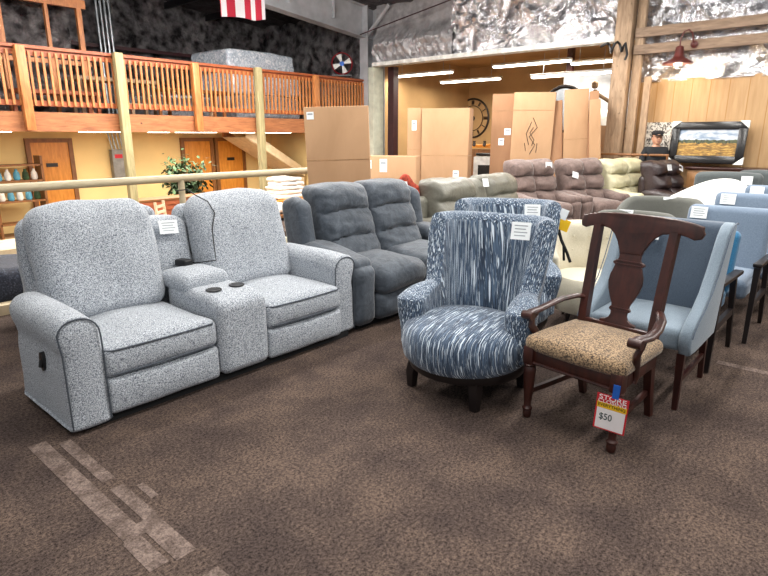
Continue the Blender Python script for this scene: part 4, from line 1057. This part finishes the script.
mattress('plastic wrapped mattress on top of the mezzanine stack, paler and bluish', (9.35, 13.0, 3.09), (2.1, 1.5, .46), 3)
mattress('low plastic wrapped mattress lying on the mezzanine just left of the stack', (7.45, 13.6, 1.95), (1.6, 1.5, .5))
# lumber framed room on the mezzanine
S = thing('stud_frame', 'open orange lumber stud frame with a header on the mezzanine at the top left', 'wall frame', (0, 12.6, 1.95))
for x, w in ((2.9, .09), (3.82, .09), (4.62, .06), (5.22, .09)):
    m = MB(); m.box((x, 0, 1.1), (w, .09, 2.2)); m.build('stud', 'pine', S)
m = MB(); m.box((3.9, 0, 2.08), (2.9, .10, .16)); m.build('header', 'pine', S)
m = MB(); m.box((3.9, 0, .98), (2.9, .05, .08)); m.build('rail', 'pine', S)
m = MB(); m.grid(lambda u, v: Vector((2.5+2.7*u, 13.1-.16*abs(noise.noise(Vector((u*6, v*5, 9)))), 1.98+2.1*v)), 50, 40)
tag(m.build('insulation_sheet', 'foil_d', sharp=180), 'crinkled dark foil insulation sheet hanging behind the orange stud frame', 'insulation')
S = thing('conduit_bundle', 'bundle of galvanised conduits running up the dark wall right of the stud frame', 'conduit')
for k in range(4):
    m = MB(); m.sweep([(6.62+.10*k, 14.9, 1.95), (6.60+.10*k, 14.9, 5.1)], .03, 8); m.build('conduit', 'grey_metal', S)
S = thing('electrical_panel', 'grey electrical panel with conduits on the yellow wall behind the left tall post', 'electrical panel', (6.95, 15.38, .80))
m = MB(); m.box((0, 0, 0), (.42, .18, .78), bev=.01); m.build('enclosure', 'enclosure', S)
for k in range(4):
    m = MB(); m.sweep([(-.15+.09*k, 0, .38), (-.24+.10*k, 0, .9)], .02, 6); m.build('conduit', 'grey_metal', S)
m = MB(); m.box((.27, -.02, -.1), (.08, .1, .4), bev=.01); m.build('switch_box', 'black', S)
m = MB(); m.box((-.05, -.093, .22), (.2, .006, .1)); m.build('warning_label', 'red', S)
# lumber pieces on mezzanine behind the balusters
for k, (x, y, z, l, rz, mt) in enumerate(((5.6, 12.25, 2.62, 1.6, 0, 'lumber'), (7.35, 12.25, 2.5, 1.5, 0, 'pine'), (4.3, 11.75, 2.3, 1.4, 0, 'slats'), (6.4, 11.6, 2.12, 1.9, 0, 'lumber'))):
    S = thing('timber_table', 'wooden furniture piece glimpsed behind the balcony balusters, '+('highest pale one', 'orange one at mid height', 'reddish one on the left', 'long low one')[k], 'furniture', (x, y, 1.95), rz, 'wooden pieces behind the balusters')
    m = MB(); m.box((0, 0, z-1.95), (l, .5, .07)); m.build('top', mt, S)
    for sx in (-1, 1):
        for sy in (-1, 1):
            m = MB(); m.box((sx*l*.46, sy*.2, (z-1.95)/2), (.06, .06, z-1.95)); m.build('leg', mt, S)

# flag
S = thing('flag', 'red and white striped flag hanging from the ceiling at the top edge', 'flag', (5.80, 8.0, 3.40))
def fl(u, v):
    return Vector((-.40+.84*u, .05*math.sin(u*9), -.13-.03*u+.10*u+1.0*v+.02*math.sin(u*7)))
m = MB()
for off in (0, .006):
    g = [[m.bm.verts.new(fl(i/30, j/6)+Vector((0, off, 0))) for j in range(7)] for i in range(31)]
    for i in range(30):
        for j in range(6): m._face([g[i][j], g[i+1][j], g[i+1][j+1], g[i][j+1]][::(1 if off == 0 else -1)])
m.build('cloth', 'flag', S)
m = MB(); m.sweep([(-.55, 0, .88), (.6, 0, .88)], .018, 8); m.sweep([(0, 0, .88), (0, 0, 1.75)], .006, 5); m.build('pole', 'oaktrim', S)

# ------------------------------------------------------------------ things on the lower floor
def shrub(label, c, hgt, seed):
    random.seed(seed); S = thing('potted_plant', label, 'plant', c)
    m = MB(); m.lathe([(.14, 0), (.19, .05), (.23, .32), (.21, .33), (.2, .28), (.01, .28)], (0, 0, 0), 20); m.build('pot', 'pot', S)
    m = MB()
    tips = []
    for k in range(7):
        a = k*2.4; r = .10+.05*random.random(); p = [(0, 0, .25), (math.cos(a)*r*.5, math.sin(a)*r*.5, hgt*.5), (math.cos(a)*r*2.4, math.sin(a)*r*2.4, hgt*(.72+.22*random.random()))]
        m.sweep(p, [.016, .012, .006], 6); tips.append((Vector(p[1]), Vector(p[2])))
    m.build('stems', 'stem', S)
    m = MB()
    for k in range(1300):
        a, b = random.choice(tips); p = a.lerp(b, random.random()*1.1)+Vector((random.gauss(0, .13), random.gauss(0, .13), random.gauss(0, .15)))
        d = Vector((random.gauss(0, 1), random.gauss(0, 1), random.gauss(-.2, .6))).normalized(); L = .12+.08*random.random()
        q = d.cross(Vector((0, 0, 1))).normalized()*L*.25; up = d.cross(q).normalized()*.012
        v = [m.bm.verts.new(x) for x in (p, p+d*L*.5+q+up, p+d*L-Vector((0, 0, .02)), p+d*L*.5-q+up)]; m._face(v)
    o = m.build('foliage', 'leaf', S); return S
shrub('bushy green potted plant standing on the lower floor before the middle door', (7.35, 12.9, LF), 1.72, 3)
S = thing('slatted_counter', 'red-brown slatted wooden counter beneath the guard rail, left of the plant', 'counter', (6.9, 11.9, LF))
m = MB(); m.box((0, 0, .45), (2.6, .5, .9)); m.build('body', 'slats', S)
m = MB()
for k in range(8): m.box((0, -.262, .08+.11*k), (2.6, .02, .085))
m.build('slat_front', 'slats', S); m = MB(); m.box((0, 0, .92), (2.7, .58, .04)); m.build('top', 'oaktrim', S)
def chairlow(c, rz, label, mat='oaktrim'):
    S = thing('wooden_chair', label, 'chair', c, rz, 'wooden chairs on the lower floor')
    m = MB(); m.box((0, 0, .45), (.44, .44, .04)); m.build('seat', mat, S)
    for sx in (-1, 1):
        m = MB(); m.box((sx*.19, -.19, .22), (.04, .04, .44)); m.build('leg', mat, S)
        m = MB(); m.box((sx*.19, .20, .52), (.04, .04, 1.04), E(-4, 0, 0)); m.build('leg', mat, S)
    for k in range(4):
        m = MB(); m.box((0, .22, .62+.11*k), (.36, .02, .05)); m.build('back_slat', mat, S)
chairlow((5.5, 10.2, LF), 40, 'wooden ladder-back chair on the lower floor, right of the left tall post', 'stairw')
chairlow((3.2, 9.8, LF), 200, 'wooden ladder-back chair on the lower floor at the left edge')
S = thing('wooden_table', 'light wooden table piled with linens by the right end of the guard rail', 'table', (8.1, 9.9, LF), 0)
m = MB(); m.box((0, 0, .9), (1.9, .8, .05)); m.build('top', 'oak', S)
m = MB(); m.box((0, 0, .5), (1.8, .7, .75)); m.build('cabinet_base', 'oak', S)
for k in range(5):
    m = MB(); m.rbox((0, 0, .05), (.8-.05*k, .5, .09), .04, (5, 3, 1), lambda x, y, z, u, v, w: (x+wr(x, y, z, 5, .04), y, z+wr(x, y, z, 5, .03)))
    tag(m.build('folded_linen', 'cloth_w', None, (8.0+.05*(k % 2), 9.9, LF+.925+.09*k)), 'folded cream linen, '+('bottom of', 'second in', 'middle of', 'fourth in', 'topmost of')[k]+' the pile near the stairs', 'linen', 'linen pile near the stairs')
S = thing('wooden_table', 'long wooden table draped with white cloth beyond the guard rail, behind the right backrest', 'table', (6.3, 8.9, LF))
m = MB(); m.box((0, 0, .78), (2.4, .9, .05)); m.build('top', 'oaktrim', S)
for sx in (-1, 1):
    for sy in (-1, 1):
        m = MB(); m.box((sx*1.1, sy*.38, .38), (.08, .08, .76)); m.build('leg', 'oaktrim', S)
m = MB(); m.rbox((6.3, 8.9, LF+.90), (1.6, .7, .18), .08, (14, 6, 2), lambda x, y, z, u, v, w: (x, y, z+wr(x, y, z, 5, .10)), nr=3); tag(m.build('draped_cloth', 'cloth_w'), 'crumpled white cloth on the long table beyond the guard rail', 'cloth')
# shelving at the left edge
S = thing('display_shelf', 'open wooden display shelf against the yellow wall at the left edge', 'shelf', (4.35, 14.9, LF))
for z in (.3, .8, 1.25, 1.6):
    m = MB(); m.box((0, 0, z), (1.0, .4, .04)); m.build('shelf_board', 'oaktrim', S)
for x in (-.5, .5):
    m = MB(); m.box((x, 0, .9), (.05, .4, 1.8)); m.build('side', 'oaktrim', S)
for r, z in enumerate((.82, 1.27)):
    for k in range(5):
        mt = ('cloth_w', 'blue_shelf', 'housing', 'blue_shelf', 'leaf')[(k+r) % 5]
        m = MB(); m.lathe([(.05, 0), (.075, .04), (.06, .16), (.03, .2), (.03, .24)], (0, 0, 0), 12)
        tag(m.build('jar', mt, None, (4.0+.18*k, 14.88, LF+z)), ('small ornament jar on the lower shelf of the left display shelf', 'small ornament jar on the upper shelf of the left display shelf')[r], 'jar', ('jars on the lower display shelf', 'jars on the upper display shelf')[r])
S = thing('wooden_table', 'dark wooden table with tan boards at the far left beyond the curb', 'table', (1.9, 8.2, LF))
m = MB(); m.box((0, 0, .9), (2.0, .8, .06)); m.build('top', 'stairw', S)
for sx in (-1, 1):
    for sy in (-1, 1):
        m = MB(); m.box((sx*.9, sy*.34, .44), (.08, .08, .88)); m.build('leg', 'oaktrim', S)
m = MB(); m.rbox((0, 0, .17), (.9, .7, .34), .12, (8, 6, 3), lambda x, y, z, u, v, w: (x+wr(x, y, z, 4, .05), y, z+wr(x, y, z, 4, .05)+.05*(1-u*u)), nr=3)
tag(m.build('folded_blanket', fabric('navy_flecked', (22, 26, 40), (70, 76, 92), 60, .5, .7), None, (1.62, 6.28, 0)), 'dark navy flecked blanket heaped at the left edge behind the loveseat', 'blanket')
# stairs under the mezzanine
S = thing('staircase', 'pale boarded staircase rising to the mezzanine behind the tall carton', 'staircase', (0, 14.3, LF))
n = 7; x0, x1 = 11.75, 9.9
for k in range(n): m = MB(); m.box((x0-(x0-x1)*k/n, 0, 1.22+.16*k), (.27, 1.1, .04)); m.build('tread', 'stairw', S)
for y in (-.57, .57):
    m = MB(); m.prism([(x0+.15, 1.02), (x0+.15, 1.26), (x1-.1, 2.46), (x1-.1, 2.2)], 'y', y-.02, y+.02); m.build('stringer', 'pine' if y > 0 else 'stairw', S)
m = MB(); m.prism([(x0+.15, 1.02), (x0+.15, 1.04), (x1-.1, 2.2), (x1-.1, 2.18)], 'y', -.55, .55); m.build('underside_boards', 'stairw', S)
m = MB(); m.box((11.7, 0, .5), (.4, 1.1, 1.0)); m.build('landing', 'stairw', S)

# yellow hang tag on the far swivel chair
S = thing('hang_tag', 'yellow and white hang tag with dark ribbon above the ivory tub chair', 'tag', (4.22, 1.86, .86), -80)
m = MB(); m.box((0, 0, .02), (.10, .004, .09), E(0, 18, 0)); m.mi = 1; m.box((0, -.001, .10), (.06, .004, .08), E(0, 18, 0)); m.build('card', ['yellow', 'paper'], S)
m = MB(); m.sweep([(-.03, 0, -.02), (-.0, -.01, -.10), (.05, 0, -.2), (.08, .0, -.27)], .012, 6); m.sweep([(-.05, 0, 0), (.02, -.01, -.14), (.03, 0, -.26)], .010, 6); m.build('ribbon', 'black_cloth', S)

# ------------------------------------------------------------------ showroom lighting: unseen fluorescent strips assumed overhead, out of frame
def showroom(x, y, e, L=2.4):
    z = 4.0+.05*(12-x)*.6
    t = thing('fluorescent_light', 'long unseen fluorescent strip light added overhead, out of frame', 'ceiling light', (x, y, z), 0, 'unseen showroom strip lights')
    m = MB(); m.box((0, 0, .05), (L, .3, .06), bev=.01); m.build('housing', 'housing', t)
    for q in (-.08, .08): m = MB(); m.sweep([(-L/2+.05, q, 0), (L/2-.05, q, 0)], .02, 8); m.build('tube', 'tube', t)
    l = bpy.data.lights.new('strip', 'AREA'); l.shape = 'RECTANGLE'; l.size = L; l.size_y = .3; l.energy = e*.8; l.color = (1, .97, .93)
    o = bpy.data.objects.new('strip', l); COL.objects.link(o); o.location = (x, y, z-.04)
    l = bpy.data.lights.new('strip_fill', 'POINT'); l.energy = e*(.28 if y < 8 else .8); l.shadow_soft_size = .2; l.color = (1, .97, .93)  # added point fill for sideways light onto foil and roof, stronger by mezzanine
    o = bpy.data.objects.new('strip_fill', l); COL.objects.link(o); o.location = (x, y, z-.25)
for x, y, e in ((-.5, -1.5, 60), (3.0, -1.5, 75), (6.5, -1.5, 130), (-.5, 1.6, 50), (2.6, 1.6, 75), (5.8, 1.6, 130), (3.0, 4.8, 80), (9.2, -.8, 85), (8.8, 2.4, 95), (6.2, 5.0, 120), (9.0, 5.4, 150), (4.6, 8.3, 190), (6.6, 8.4, 230), (1.6, 8.6, 150)):  # strips near foil wall and mezzanine added out of frame to brighten them
    showroom(x, y, e)
l = bpy.data.lights.new('barn_bulb', 'POINT'); l.energy = 18; l.color = (1, .75, .45); l.shadow_soft_size = .05
o = bpy.data.objects.new('barn_bulb', l); COL.objects.link(o); o.location = (11.3, 3.14, 2.68)

w = bpy.data.worlds.new('world'); SC.world = w; w.use_nodes = True
w.node_tree.nodes['Background'].inputs[0].default_value = (.90, .95, 1.0, 1); w.node_tree.nodes['Background'].inputs[1].default_value = .45

cd = bpy.data.cameras.new('camera'); cam = bpy.data.objects.new('camera', cd); COL.objects.link(cam)
cd.sensor_width = 36; cd.lens = 570/768*36; cd.clip_start = .05; cd.clip_end = 100
cam.location = (0, 0, 1.55); cam.rotation_euler = (R(75.0), 0, R(41.3-90))
SC.camera = cam
vs = SC.view_settings; vs.view_transform = 'Standard'; vs.look = 'None'; vs.gamma = 1; vs.use_curve_mapping = False; vs.exposure = 0.3
